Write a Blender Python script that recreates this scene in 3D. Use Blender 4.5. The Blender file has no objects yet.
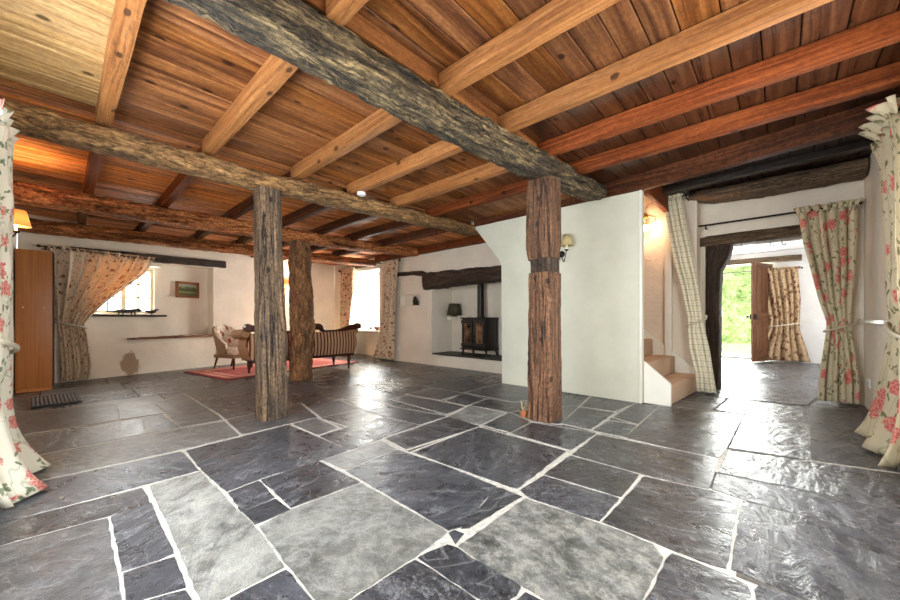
import bpy, bmesh, math, random
from mathutils import Vector, Matrix, noise
random.seed(7)
C = bpy.context.scene.collection
PI = math.pi
def R(d): return math.radians(d)
V = Vector

# ------------------------------------------------------------------ materials
def new_mat(name):
    m = bpy.data.materials.new(name); m.use_nodes = True
    nt = m.node_tree; nt.nodes.clear()
    out = nt.nodes.new('ShaderNodeOutputMaterial'); b = nt.nodes.new('ShaderNodeBsdfPrincipled')
    nt.links.new(b.outputs[0], out.inputs[0])
    return m, nt, b, out
class NB:
    """small node-graph helper"""
    def __init__(s, nt): s.nt = nt
    def n(s, t, **k):
        x = s.nt.nodes.new(t)
        for a, v in k.items(): setattr(x, a, v)
        return x
    def l(s, a, b): s.nt.links.new(a, b)
    def put(s, sock, v):
        if hasattr(v, 'is_output') or isinstance(v, bpy.types.NodeSocket): s.l(v, sock)
        else: sock.default_value = v
    def math(s, op, a, b=0.0, c=0.0, clamp=False):
        x = s.n('ShaderNodeMath', operation=op, use_clamp=clamp)
        s.put(x.inputs[0], a); s.put(x.inputs[1], b); s.put(x.inputs[2], c)
        return x.outputs[0]
    def mix(s, f, a, b, blend='MIX'):
        x = s.n('ShaderNodeMix', data_type='RGBA', blend_type=blend)
        s.put(x.inputs[0], f); s.put(x.inputs[6], a); s.put(x.inputs[7], b)
        return x.outputs[2]
    def ramp(s, f, stops, interp='LINEAR'):
        x = s.n('ShaderNodeValToRGB'); x.color_ramp.interpolation = interp
        e = x.color_ramp.elements
        while len(e) < len(stops): e.new(0.5)
        for q, (p, c) in zip(e, stops):
            q.position = p; q.color = c if len(c) == 4 else (*c, 1)
        s.put(x.inputs[0], f)
        return x.outputs[0]
    def mapping(s, vec, scale=(1,1,1), loc=(0,0,0), rot=(0,0,0)):
        x = s.n('ShaderNodeMapping'); s.l(vec, x.inputs[0])
        s.put(x.inputs['Location'], loc); s.put(x.inputs['Rotation'], rot); s.put(x.inputs['Scale'], scale)
        return x.outputs[0]
    def noise(s, vec, scale, detail=4, rough=.55, dist=0.0, out=0):
        x = s.n('ShaderNodeTexNoise'); s.l(vec, x.inputs['Vector'])
        x.inputs['Scale'].default_value = scale; x.inputs['Detail'].default_value = detail
        x.inputs['Roughness'].default_value = rough; x.inputs['Distortion'].default_value = dist
        return x.outputs[out]
    def voro(s, vec, scale, feature='F1', rnd=1.0):
        x = s.n('ShaderNodeTexVoronoi', feature=feature); s.l(vec, x.inputs['Vector'])
        x.inputs['Scale'].default_value = scale; x.inputs['Randomness'].default_value = rnd
        return x
    def bump(s, h, strength=.3, dist=.01, normal=None):
        x = s.n('ShaderNodeBump'); s.l(h, x.inputs['Height'])
        x.inputs['Strength'].default_value = strength; x.inputs['Distance'].default_value = dist
        if normal: s.l(normal, x.inputs['Normal'])
        return x.outputs[0]
    def uv(s): return s.n('ShaderNodeTexCoord').outputs['UV']
    def objc(s): return s.n('ShaderNodeTexCoord').outputs['Object']

def hexc(r, g, b):
    f = lambda c: (c/255/12.92) if c/255 <= .04045 else ((c/255+.055)/1.055)**2.4
    return (f(r), f(g), f(b), 1)

def mat_plain(name, col, rough=.5, metal=0.0, bump=0.0, bscale=60, var=.08, spec=.5):
    m, nt, b, o = new_mat(name); g = NB(nt)
    oc = g.objc(); nz = g.noise(oc, bscale, 4)
    c2 = tuple(max(0, x*(1-var*3)) for x in col[:3]) + (1,)
    g.l(g.mix(g.ramp(nz, [(.3, (0,0,0,1)), (.7, (1,1,1,1))]), c2, col), b.inputs['Base Color'])
    b.inputs['Roughness'].default_value = rough; b.inputs['Metallic'].default_value = metal
    b.inputs['Specular IOR Level'].default_value = spec
    if bump: g.l(g.bump(nz, bump, .004), b.inputs['Normal'])
    return m

def mat_wood(name, dark, mid, light, across=26, along=1.6, rough=.55, bump=.35, streak=.5, patch=.5, patchcol=None, knots=True, tint=False, bdist=.006, spec=.4, fleck=.6, crack=0.0):
    m, nt, b, o = new_mat(name); g = NB(nt)
    uv = g.uv()
    oi = g.n('ShaderNodeObjectInfo')
    off = g.n('ShaderNodeCombineXYZ')
    g.l(g.math('MULTIPLY', oi.outputs['Random'], 17.3), off.inputs[0]); g.l(g.math('MULTIPLY', oi.outputs['Random'], 31.7), off.inputs[1])
    add = g.n('ShaderNodeVectorMath', operation='ADD'); g.l(uv, add.inputs[0]); g.l(off.outputs[0], add.inputs[1])
    vec = add.outputs[0]
    at = None
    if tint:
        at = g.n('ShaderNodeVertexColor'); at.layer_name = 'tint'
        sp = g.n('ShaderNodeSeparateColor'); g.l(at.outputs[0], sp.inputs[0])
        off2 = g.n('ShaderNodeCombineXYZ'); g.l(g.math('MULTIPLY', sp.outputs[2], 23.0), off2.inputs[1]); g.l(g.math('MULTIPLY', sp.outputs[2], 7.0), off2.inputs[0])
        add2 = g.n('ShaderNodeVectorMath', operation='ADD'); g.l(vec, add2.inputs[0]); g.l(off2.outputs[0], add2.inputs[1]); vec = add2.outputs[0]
    # gentle waviness of the grain
    wv = g.noise(g.mapping(vec, (1.5, .8, 1)), 1.0, 2, out=1)
    wsc = g.n('ShaderNodeVectorMath', operation='SCALE'); g.l(wv, wsc.inputs[0]); wsc.inputs['Scale'].default_value = .08
    addw = g.n('ShaderNodeVectorMath', operation='ADD'); g.l(vec, addw.inputs[0]); g.l(wsc.outputs[0], addw.inputs[1])
    gv = g.mapping(addw.outputs[0], (across, along, 1))
    n1 = g.noise(gv, 1.0, 6, .6, .4)
    n2 = g.noise(g.mapping(addw.outputs[0], (across*3.2, along*2.5, 1)), 1.0, 5, .65, .3)
    big = g.noise(g.mapping(vec, (3.0, .9, 1)), 1.0, 3, .6, .3)
    col = g.ramp(n1, [(.28, dark), (.48, mid), (.70, light)])
    f = g.ramp(n2, [(.30, (1,1,1,1)), (.47, (0,0,0,1))])
    col = g.mix(g.math('MULTIPLY', f, streak), col, tuple(c*.35 for c in dark[:3]) + (1,))
    pc = patchcol or tuple(c*.45 for c in mid[:3]) + (1,)
    pf = g.ramp(big, [(.48, (0,0,0,1)), (.66, (1,1,1,1))])
    col = g.mix(g.math('MULTIPLY', pf, patch), col, pc)
    fl = g.noise(g.mapping(addw.outputs[0], (1.0, .55, 1)), 48, 6, .7, .4)
    fv = g.ramp(fl, [(.30, (.5-.5*fleck,)*3), (.50, (.5,)*3), (.70, (min(1, .5+.5*fleck),)*3)])
    hv = g.n('ShaderNodeHueSaturation'); g.l(col, hv.inputs['Color']); g.l(g.math('MULTIPLY', fv, 2.0), hv.inputs['Value']); col = hv.outputs[0]
    crk = None
    if crack:
        cn = g.noise(g.mapping(addw.outputs[0], (across*.35, along*.5, 1)), 1.0, 4, .6, .5)
        crk = g.ramp(g.math('ABSOLUTE', g.math('SUBTRACT', cn, .5)), [(.004, (1,1,1,1)), (.022, (0,0,0,1))])
        col = g.mix(g.math('MULTIPLY', crk, crack), col, (.008, .006, .005, 1))
    if knots:
        kv = g.voro(g.mapping(vec, (2.2, 1.5, 1)), 1.6); kv.voronoi_dimensions = '2D'
        kd = g.math('ADD', kv.outputs['Distance'], g.math('MULTIPLY', n1, .10))
        kf = g.ramp(kd, [(.055+.05, (1,1,1,1)), (.14, (0,0,0,1))])
        rnd = g.n('ShaderNodeSeparateColor'); g.l(kv.outputs['Color'], rnd.inputs[0])
        kf = g.math('MULTIPLY', kf, g.math('GREATER_THAN', rnd.outputs[0], .45))
        col = g.mix(g.math('MULTIPLY', kf, .85), col, tuple(c*.22 for c in dark[:3]) + (1,))
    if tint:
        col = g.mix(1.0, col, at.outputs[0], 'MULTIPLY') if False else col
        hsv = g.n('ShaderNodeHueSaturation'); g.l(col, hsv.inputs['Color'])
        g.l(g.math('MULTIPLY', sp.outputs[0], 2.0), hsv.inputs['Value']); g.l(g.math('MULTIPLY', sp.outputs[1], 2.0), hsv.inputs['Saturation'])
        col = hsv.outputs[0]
    else:
        hsv = g.n('ShaderNodeHueSaturation'); g.l(col, hsv.inputs['Color'])
        g.l(g.math('ADD', g.math('MULTIPLY', oi.outputs['Random'], .35), .83), hsv.inputs['Value']); col = hsv.outputs[0]
    g.l(col, b.inputs['Base Color'])
    g.l(g.math('ADD', g.math('MULTIPLY', n1, .25), rough-.12), b.inputs['Roughness'])
    b.inputs['Specular IOR Level'].default_value = spec
    h = g.math('ADD', g.math('ADD', g.math('MULTIPLY', n2, .6), g.math('MULTIPLY', fl, .5*fleck)), g.math('MULTIPLY', n1, .8))
    if crk: h = g.math('SUBTRACT', h, g.math('MULTIPLY', crk, .8))
    g.l(g.bump(h, bump, bdist), b.inputs['Normal'])
    return m

def mat_plaster(name, col, bump=.35, stain=None, fine=38):
    m, nt, b, o = new_mat(name); g = NB(nt)
    oc = g.objc()
    n1 = g.noise(oc, 2.2, 5, .6); n2 = g.noise(oc, fine, 3, .6); n3 = g.noise(oc, 7, 4, .55, .6)
    d = tuple(c*.90 for c in col[:3]) + (1,)
    c = g.mix(g.ramp(n1, [(.35, (0,0,0,1)), (.65, (1,1,1,1))]), d, col)
    if stain:
        for pos, rad, sc in stain:
            vm = g.n('ShaderNodeVectorMath', operation='DISTANCE'); g.l(g.mapping(oc, (1, 1, .62)), vm.inputs[0]); vm.inputs[1].default_value = (pos[0], pos[1], pos[2]*.62)
            ds = g.math('ADD', vm.outputs['Value'], g.math('MULTIPLY', g.math('SUBTRACT', n3, .5), .22))
            f = g.ramp(ds, [(rad*.8, (1,1,1,1)), (rad, (0,0,0,1))])
            c = g.mix(g.math('MULTIPLY', f, .8), c, sc)
    g.l(c, b.inputs['Base Color'])
    b.inputs['Roughness'].default_value = .85; b.inputs['Specular IOR Level'].default_value = .25
    h = g.math('ADD', g.math('MULTIPLY', n3, 1.0), g.math('MULTIPLY', n2, .22))
    g.l(g.bump(h, bump, .02), b.inputs['Normal'])
    return m

def mat_slate():
    m, nt, b, o = new_mat('slate'); g = NB(nt)
    at = g.n('ShaderNodeVertexColor'); at.layer_name = 'tint'
    at2 = g.n('ShaderNodeVertexColor'); at2.layer_name = 'kind'
    sp = g.n('ShaderNodeSeparateColor'); g.l(at2.outputs[0], sp.inputs[0])   # r: mottle, g: cleft, b: random
    oc = g.objc()
    off = g.n('ShaderNodeCombineXYZ')
    for i in range(3): g.l(g.math('MULTIPLY', sp.outputs[2], (13.0, 29.0, 5.0)[i]), off.inputs[i])
    add = g.n('ShaderNodeVectorMath', operation='ADD'); g.l(oc, add.inputs[0]); g.l(off.outputs[0], add.inputs[1])
    rot = g.n('ShaderNodeVectorRotate', rotation_type='Z_AXIS'); g.l(add.outputs[0], rot.inputs['Vector']); g.l(g.math('MULTIPLY', sp.outputs[2], 3.1), rot.inputs['Angle'])
    v = rot.outputs[0]
    n1 = g.noise(v, 1.8, 6, .6, .8); n2 = g.noise(v, 9, 8, .68, .6); n3 = g.noise(v, 55, 4, .7)
    cl = g.noise(g.mapping(v, (1.6, 5.0, 1)), 1.6, 6, .62, 1.6)
    base = at.outputs[0]
    hs = g.n('ShaderNodeHueSaturation'); g.l(base, hs.inputs['Color']); g.l(g.math('MULTIPLY', g.ramp(n1, [(.3, (.50,)*3), (.7, (1.0,)*3)]), g.math('MULTIPLY', g.ramp(n2, [(.3, (.36,)*3), (.7, (1.0,)*3)]), 2.0)), hs.inputs['Value'])
    hs.inputs['Value'].default_value = 1
    c = hs.outputs[0]
    n5 = g.noise(v, 19, 7, .74, .35)
    mo = g.ramp(n5, [(.46, (0,0,0,1)), (.60, (1,1,1,1))])
    c = g.mix(g.math('MULTIPLY', mo, g.math('MULTIPLY', sp.outputs[0], .75)), c, hexc(160, 160, 155))
    dk = g.ramp(g.noise(v, 5.5, 6, .7, 1.0), [(.50, (0,0,0,1)), (.62, (1,1,1,1))])
    c = g.mix(g.math('MULTIPLY', dk, g.math('MULTIPLY', sp.outputs[0], .75)), c, hexc(52, 55, 54))
    # light scratches and quartz veins
    vn = g.noise(g.mapping(v, (1, 1, 1)), 1.1, 3, .6, 1.2)
    vein = g.ramp(g.math('ABSOLUTE', g.math('SUBTRACT', vn, .5)), [(.0, (1,1,1,1)), (.0045, (0,0,0,1))])
    c = g.mix(g.math('MULTIPLY', vein, .35), c, hexc(165, 166, 170))
    n4 = g.noise(v, 130, 3, .7)
    sc = g.ramp(g.math('MULTIPLY', g.math('ADD', n3, g.math('MULTIPLY', n4, .5)), cl), [(.42, (0,0,0,1)), (.52, (1,1,1,1))])
    c = g.mix(g.math('MULTIPLY', sc, .42), c, hexc(150, 154, 160))
    sp2 = g.ramp(g.noise(g.mapping(v, (12, 40, 1)), 1.0, 6, .75, .5), [(.56, (0,0,0,1)), (.72, (1,1,1,1))])
    c = g.mix(g.math('MULTIPLY', sp2, g.math('ADD', .16, g.math('MULTIPLY', sp.outputs[1], .14))), c, hexc(170, 173, 178))
    hv = g.n('ShaderNodeHueSaturation'); g.l(c, hv.inputs['Color']); g.l(g.math('MULTIPLY', g.ramp(n4, [(.32, (.38,)*3), (.68, (.64,)*3)]), 2.0), hv.inputs['Value']); c = hv.outputs[0]
    g.l(c, b.inputs['Base Color'])
    r = g.math('ADD', .16, g.math('MULTIPLY', n2, .28)); r = g.math('ADD', r, g.math('MULTIPLY', sp.outputs[0], .22)); r = g.math('SUBTRACT', r, g.math('MULTIPLY', sp.outputs[1], .07))
    g.l(r, b.inputs['Roughness']); b.inputs['Specular IOR Level'].default_value = .55
    h = g.math('ADD', g.math('MULTIPLY', cl, g.math('ADD', .30, g.math('MULTIPLY', sp.outputs[1], 2.2))), g.math('ADD', g.math('MULTIPLY', n3, .10), g.math('MULTIPLY', n2, .35)))
    g.l(g.bump(h, .45, .024), b.inputs['Normal'])
    return m

def mat_floral(name, bg, flowers, leaf, stem, scale=4.2, size=.30, trans=0.0, dens=.45, leafamt=.6):
    m, nt, b, o = new_mat(name); g = NB(nt)
    uv = g.uv()
    wn = g.noise(uv, 26, 3, .6, out=1)
    ws = g.n('ShaderNodeVectorMath', operation='SUBTRACT'); g.l(wn, ws.inputs[0]); ws.inputs[1].default_value = (.5,.5,.5)
    wk = g.n('ShaderNodeVectorMath', operation='SCALE'); g.l(ws.outputs[0], wk.inputs[0]); wk.inputs['Scale'].default_value = .075*4.2/scale
    wd = g.n('ShaderNodeVectorMath', operation='ADD'); g.l(uv, wd.inputs[0]); g.l(wk.outputs[0], wd.inputs[1])
    v = wd.outputs[0]
    # trailing stems
    st = g.noise(g.mapping(uv, (1, .55, 1)), scale*.9, 2, .5, .5)
    sf = g.ramp(g.math('ABSOLUTE', g.math('SUBTRACT', st, .5)), [(.0, (1,1,1,1)), (.016, (0,0,0,1))])
    col = g.mix(g.math('MULTIPLY', sf, .5), bg, stem)
    # leaves: small stretched cells in two directions
    for k, rz in enumerate((.6, -.9, 1.5)):
        lv = g.voro(g.mapping(g.mapping(v, (1, 1, 1), (k*3.1, k*1.7, 0), (0, 0, rz)), (1.0, 2.4, 1)), scale*1.5)
        rs = g.n('ShaderNodeSeparateColor'); g.l(lv.outputs['Color'], rs.inputs[0])
        lf = g.math('MULTIPLY', g.ramp(lv.outputs['Distance'], [(.24, (1,1,1,1)), (.30, (0,0,0,1))]), g.math('GREATER_THAN', rs.outputs[0], 1-leafamt*.5))
        col = g.mix(g.math('MULTIPLY', lf, .85), col, g.mix(rs.outputs[1], leaf, tuple(x*.6 for x in leaf[:3])+(1,)))
    fv = g.voro(v, scale)
    rs = g.n('ShaderNodeSeparateColor'); g.l(fv.outputs['Color'], rs.inputs[0])
    pn = g.noise(uv, scale*5, 3, .6)
    fdist = g.math('ADD', fv.outputs['Distance'], g.math('MULTIPLY', g.math('SUBTRACT', pn, .5), .55))
    ff = g.math('MULTIPLY', g.ramp(fdist, [(size, (1,1,1,1)), (size+.05, (0,0,0,1))]), g.math('GREATER_THAN', rs.outputs[0], 1-dens))
    pet = g.noise(uv, scale*9, 4, .7)
    fc = g.mix(g.ramp(pet, [(.44, (0,0,0,1)), (.54, (1,1,1,1))]), flowers[0], flowers[1])
    fc = g.mix(g.math('MULTIPLY', g.ramp(fv.outputs['Distance'], [(.05, (1,1,1,1)), (.16, (0,0,0,1))]), .6), fc, flowers[2])
    col = g.mix(ff, col, fc)
    g.l(col, b.inputs['Base Color'])
    b.inputs['Roughness'].default_value = .9; b.inputs['Specular IOR Level'].default_value = .15
    weave = g.noise(g.mapping(uv, (400, 400, 1)), 1.0, 2)
    g.l(g.bump(weave, .1, .002), b.inputs['Normal'])
    if trans:
        tr = g.n('ShaderNodeBsdfTranslucent'); g.l(g.mix(.75, col, hexc(255, 200, 120), 'MULTIPLY'), tr.inputs['Color'])
        mx = g.n('ShaderNodeMixShader'); mx.inputs[0].default_value = trans
        g.l(b.outputs[0], mx.inputs[1]); g.l(tr.outputs[0], mx.inputs[2]); g.l(mx.outputs[0], o.inputs[0])
    return m

def mat_plaid():
    m, nt, b, o = new_mat('plaid_cloth'); g = NB(nt)
    sx = g.n('ShaderNodeSeparateXYZ'); g.l(g.uv(), sx.inputs[0])
    col = hexc(240, 236, 214)
    for i, per in ((0, .075), (1, .075)):
        f = g.math('FRACT', g.math('DIVIDE', sx.outputs[i], per))
        col = g.mix(g.math('MULTIPLY', g.math('LESS_THAN', f, .12), .5), col, hexc(132, 130, 96))
        f2 = g.math('FRACT', g.math('ADD', g.math('DIVIDE', sx.outputs[i], per), .5))
        col = g.mix(g.math('MULTIPLY', g.math('LESS_THAN', f2, .07), .25), col, hexc(150, 120, 90))
    g.l(col, b.inputs['Base Color']); b.inputs['Roughness'].default_value = .9; b.inputs['Specular IOR Level'].default_value = .15
    return m

def mat_stripe():
    m, nt, b, o = new_mat('striped_upholstery'); g = NB(nt)
    sx = g.n('ShaderNodeSeparateXYZ'); g.l(g.uv(), sx.inputs[0])
    f = g.math('FRACT', g.math('DIVIDE', sx.outputs[0], .068))
    col = g.mix(g.math('LESS_THAN', f, .36), hexc(184, 146, 114), hexc(92, 36, 30))
    f2 = g.math('ABSOLUTE', g.math('SUBTRACT', f, .71))
    col = g.mix(g.math('MULTIPLY', g.math('LESS_THAN', f2, .06), .6), col, hexc(206, 180, 150))
    g.l(col, b.inputs['Base Color']); b.inputs['Roughness'].default_value = .75; b.inputs['Specular IOR Level'].default_value = .2
    return m

def mat_glass():
    m, nt, b, o = new_mat('window_glass'); nt.nodes.remove(b); g = NB(nt)
    t = g.n('ShaderNodeBsdfTransparent'); t.inputs[0].default_value = (.97, .985, .98, 1)
    gl = g.n('ShaderNodeBsdfGlossy'); gl.inputs['Roughness'].default_value = .02
    lw = g.n('ShaderNodeLayerWeight'); lw.inputs[0].default_value = .5
    fr = g.math('ADD', g.math('MULTIPLY', g.math('POWER', lw.outputs['Facing'], 5.0), .8), .03)
    mx = g.n('ShaderNodeMixShader'); g.l(fr, mx.inputs[0]); g.l(t.outputs[0], mx.inputs[1]); g.l(gl.outputs[0], mx.inputs[2])
    g.l(mx.outputs[0], o.inputs[0])
    return m

def mat_emit(name, col, st, base=(.9, .85, .75, 1)):
    m, nt, b, o = new_mat(name)
    b.inputs['Base Color'].default_value = base
    b.inputs['Emission Color'].default_value = col; b.inputs['Emission Strength'].default_value = st
    return m

def mat_rug():
    m, nt, b, o = new_mat('rug_pile'); g = NB(nt)
    sx = g.n('ShaderNodeSeparateXYZ'); uv = g.uv(); g.l(uv, sx.inputs[0])   # uv 0..1
    ex = g.math('MULTIPLY', g.math('SUBTRACT', .5, g.math('ABSOLUTE', g.math('SUBTRACT', sx.outputs[0], .5))), 2.9)
    ey = g.math('MULTIPLY', g.math('SUBTRACT', .5, g.math('ABSOLUTE', g.math('SUBTRACT', sx.outputs[1], .5))), 1.65)
    e = g.math('MINIMUM', ex, ey)
    v = g.voro(g.mapping(uv, (2.9, 1.65, 1)), 6.5, rnd=.25)
    vv = g.ramp(v.outputs['Distance'], [(.25, (1,1,1,1)), (.33, (0,0,0,1))])
    col = g.mix(g.math('MULTIPLY', vv, .55), hexc(168, 72, 72), hexc(200, 152, 138))
    col = g.mix(g.math('LESS_THAN', e, .30), col, hexc(196, 112, 104))
    col = g.mix(g.math('MULTIPLY', g.math('LESS_THAN', g.math('ABSOLUTE', g.math('SUBTRACT', e, .27)), .02), .9), col, hexc(230, 200, 180))
    col = g.mix(g.math('MULTIPLY', g.math('LESS_THAN', g.math('ABSOLUTE', g.math('SUBTRACT', e, .12)), .025), .9), col, hexc(224, 188, 168))
    col = g.mix(g.math('LESS_THAN', e, .05), col, hexc(150, 44, 52))
    nz = g.noise(uv, 300, 3, .7)
    col = g.mix(.25, col, g.mix(nz, hexc(120, 40, 40), hexc(230, 170, 160)))
    g.l(col, b.inputs['Base Color']); b.inputs['Roughness'].default_value = .95; b.inputs['Specular IOR Level'].default_value = .1
    g.l(g.bump(nz, .5, .004), b.inputs['Normal'])
    return m

def mat_picture():
    m, nt, b, o = new_mat('landscape_paint'); g = NB(nt)
    sx = g.n('ShaderNodeSeparateXYZ'); uv = g.uv(); g.l(uv, sx.inputs[0])
    n = g.noise(uv, 5, 5, .65, .5); n2 = g.noise(uv, 22, 4, .7)
    h = g.math('ADD', sx.outputs[1], g.math('MULTIPLY', g.math('SUBTRACT', n, .5), .5))
    col = g.ramp(h, [(.12, hexc(92, 90, 54)), (.30, hexc(160, 166, 96)), (.42, hexc(60, 74, 48)), (.66, hexc(104, 116, 70)), (.78, hexc(176, 182, 160)), (1, hexc(178, 180, 170))])
    col = g.mix(g.math('MULTIPLY', n2, .5), col, hexc(58, 66, 40))
    g.l(col, b.inputs['Base Color']); b.inputs['Roughness'].default_value = .4
    return m

def mat_leaf(name, c1, c2, c3):
    m, nt, b, o = new_mat(name); g = NB(nt)
    n = g.noise(g.objc(), 3.0, 5, .65); n2 = g.noise(g.objc(), 14, 3, .6)
    c = g.ramp(g.math('MULTIPLY', g.math('ADD', n, n2), .5), [(.38, c1), (.5, c2), (.62, c3)])
    g.l(c, b.inputs['Base Color']); b.inputs['Roughness'].default_value = .6
    tr = g.n('ShaderNodeBsdfTranslucent'); g.l(c, tr.inputs[0]); mx = g.n('ShaderNodeMixShader'); mx.inputs[0].default_value = .35
    g.l(b.outputs[0], mx.inputs[1]); g.l(tr.outputs[0], mx.inputs[2]); g.l(mx.outputs[0], o.inputs[0])
    return m

M = {}
M['boards'] = mat_wood('ceiling_board', hexc(76, 40, 20), hexc(138, 84, 43), hexc(180, 122, 70), across=22, along=.7, rough=.55, bump=.3, streak=.45, patch=.75, patchcol=hexc(74, 40, 20), tint=True, spec=.25, fleck=.35)
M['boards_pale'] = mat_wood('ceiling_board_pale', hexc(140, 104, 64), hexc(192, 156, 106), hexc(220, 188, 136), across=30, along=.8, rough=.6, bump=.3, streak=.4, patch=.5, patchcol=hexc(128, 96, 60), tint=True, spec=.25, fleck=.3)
M['boards_dark'] = mat_wood('ceiling_board_dark', hexc(44, 24, 14), hexc(76, 44, 26), hexc(104, 66, 40), across=26, along=.8, rough=.30, bump=.3, streak=.6, patch=.6, patchcol=hexc(36, 20, 14), tint=True, spec=.6, fleck=.4)
M['joist'] = mat_wood('joist_pine', hexc(122, 74, 36), hexc(162, 106, 58), hexc(186, 132, 80), across=40, along=1.0, rough=.55, bump=.3, streak=.35, patch=.35, patchcol=hexc(132, 84, 44), fleck=.25, crack=.35)
M['joist_red'] = mat_wood('joist_red', hexc(72, 34, 16), hexc(118, 58, 26), hexc(150, 82, 42), across=40, along=1.0, rough=.62, bump=.3, streak=.45, patch=.45, spec=.15, fleck=.35, crack=.3)
M['joist_dark'] = mat_wood('joist_dark', hexc(38, 22, 14), hexc(78, 44, 26), hexc(112, 66, 40), across=40, along=1.2, rough=.62, bump=.4, streak=.6, patch=.5, spec=.15)
M['joist_black'] = mat_wood('joist_black', hexc(12, 9, 8), hexc(30, 21, 17), hexc(62, 46, 38), across=40, along=1.5, rough=.42, bump=.5, streak=.6, patch=.4)
M['beam_grey'] = mat_wood('beam_grey', hexc(38, 32, 25), hexc(92, 79, 59), hexc(182, 156, 110), across=30, along=3.0, rough=.78, bump=1.0, streak=.75, patch=.8, patchcol=hexc(44, 41, 38), knots=False, bdist=.025, fleck=1.0, crack=.5)
M['beam_tan'] = mat_wood('beam_tan', hexc(92, 66, 40), hexc(150, 112, 70), hexc(192, 152, 100), across=24, along=5.0, rough=.8, bump=1.0, streak=.5, patch=.45, patchcol=hexc(88, 68, 48), knots=False, bdist=.025, fleck=.75, crack=.3)
M['beam_red'] = mat_wood('beam_red', hexc(84, 48, 28), hexc(178, 110, 64), hexc(226, 158, 102), across=22, along=4.0, rough=.65, bump=1.0, streak=.7, patch=.65, patchcol=hexc(60, 36, 22), knots=False, bdist=.02, fleck=.9, crack=.3, spec=.15)
M['beam_brown'] = mat_wood('beam_brown', hexc(44, 30, 20), hexc(92, 62, 40), hexc(134, 98, 64), across=30, along=2.5, rough=.7, bump=.9, streak=.6, patch=.5, patchcol=hexc(46, 32, 22), knots=False, bdist=.015, fleck=.8, spec=.15)
M['post_grey'] = mat_wood('post_grey', hexc(46, 38, 32), hexc(112, 92, 72), hexc(160, 130, 98), across=42, along=1.4, rough=.78, bump=1.0, streak=.9, patch=.7, patchcol=hexc(72, 64, 58), bdist=.018, fleck=.7, crack=.95)
M['post_tan'] = mat_wood('post_tan', hexc(72, 48, 30), hexc(124, 86, 54), hexc(160, 118, 78), across=18, along=5.0, rough=.8, bump=1.0, streak=.6, patch=.55, patchcol=hexc(84, 60, 40), knots=False, bdist=.025, fleck=.6, crack=.3)
M['post_brown'] = mat_wood('post_brown', hexc(56, 38, 28), hexc(108, 76, 54), hexc(146, 108, 80), across=38, along=1.1, rough=.72, bump=.9, streak=.7, patch=.55, patchcol=hexc(80, 54, 40), bdist=.014, fleck=.7, crack=.85)
M['oak_dark'] = mat_wood('oak_dark', hexc(24, 18, 14), hexc(56, 43, 34), hexc(92, 74, 60), across=26, along=2.4, rough=.7, bump=.9, streak=.6, patch=.4, knots=False, bdist=.02, fleck=.8)
M['oak_mid'] = mat_wood('oak_mid', hexc(52, 40, 30), hexc(102, 82, 62), hexc(142, 116, 88), across=28, along=2.0, rough=.7, bump=.9, streak=.65, patch=.45, knots=False, bdist=.018, fleck=.8, crack=.4)
M['veneer'] = mat_wood('veneer', hexc(156, 96, 44), hexc(170, 108, 52), hexc(182, 120, 62), across=40, along=.8, rough=.4, bump=.05, streak=.08, patch=.1, knots=False, fleck=.04)
M['ledgewood'] = mat_wood('ledge_wood', hexc(86, 52, 30), hexc(128, 82, 50), hexc(160, 110, 72), rough=.45, bump=.2, streak=.3, patch=.2, fleck=.2)
M['mahogany'] = mat_wood('mahogany', hexc(34, 16, 10), hexc(62, 30, 18), hexc(90, 46, 28), across=30, rough=.3, bump=.1, streak=.3, patch=.3, fleck=.2)
M['doorwood'] = mat_wood('door_wood', hexc(52, 32, 20), hexc(94, 60, 40), hexc(126, 86, 60), across=22, rough=.5, bump=.3, streak=.4, patch=.3, fleck=.2)
M['plaster'] = mat_plaster('lime_plaster', hexc(240, 231, 215))
M['plaster_far'] = mat_plaster('lime_plaster_far', hexc(240, 229, 212), .5, stain=[((.86, 8.58, .20), .15, hexc(150, 118, 84))])
M['plaster_rough'] = mat_plaster('rough_plaster', hexc(234, 222, 206), 1.0, fine=18)
M['partition'] = mat_plaster('partition_paint', hexc(214, 215, 199), .06)
M['whitewash'] = mat_plaster('whitewash', hexc(232, 230, 228), .6)
M['slate'] = mat_slate()
M['mortar'] = mat_plain('mortar', hexc(214, 212, 206), .9, bump=.8, bscale=34, var=.15)
M['mortar_dark'] = mat_plain('mortar_dark', hexc(104, 102, 98), .9, bump=.8, bscale=34, var=.2)
M['hearth'] = mat_plain('hearth_slate', hexc(62, 60, 52), .6, bump=.4, bscale=18, var=.15)
M['floral'] = mat_floral('floral_cream', hexc(214, 203, 172), (hexc(206, 92, 92), hexc(228, 158, 142), hexc(168, 48, 58)), hexc(124, 124, 84), hexc(150, 138, 98), scale=6.0, size=.34, dens=.55, leafamt=.8)
M['floral_l'] = mat_floral('floral_white', hexc(226, 224, 208), (hexc(196, 96, 92), hexc(222, 164, 150), hexc(226, 196, 176)), hexc(112, 130, 96), hexc(128, 140, 108), scale=8, size=.36, dens=.62, leafamt=.7)
M['floral_b'] = mat_floral('floral_brown', hexc(216, 198, 172), (hexc(122, 84, 62), hexc(164, 120, 94), hexc(150, 70, 60)), hexc(120, 92, 68), hexc(128, 98, 72), scale=11, size=.33, dens=.62, leafamt=.8)
M['floral_d'] = mat_floral('floral_dark', hexc(186, 158, 126), (hexc(84, 52, 40), hexc(130, 92, 68), hexc(110, 44, 38)), hexc(84, 64, 46), hexc(96, 72, 52), scale=11, size=.36, dens=.75, leafamt=.9)
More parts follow.
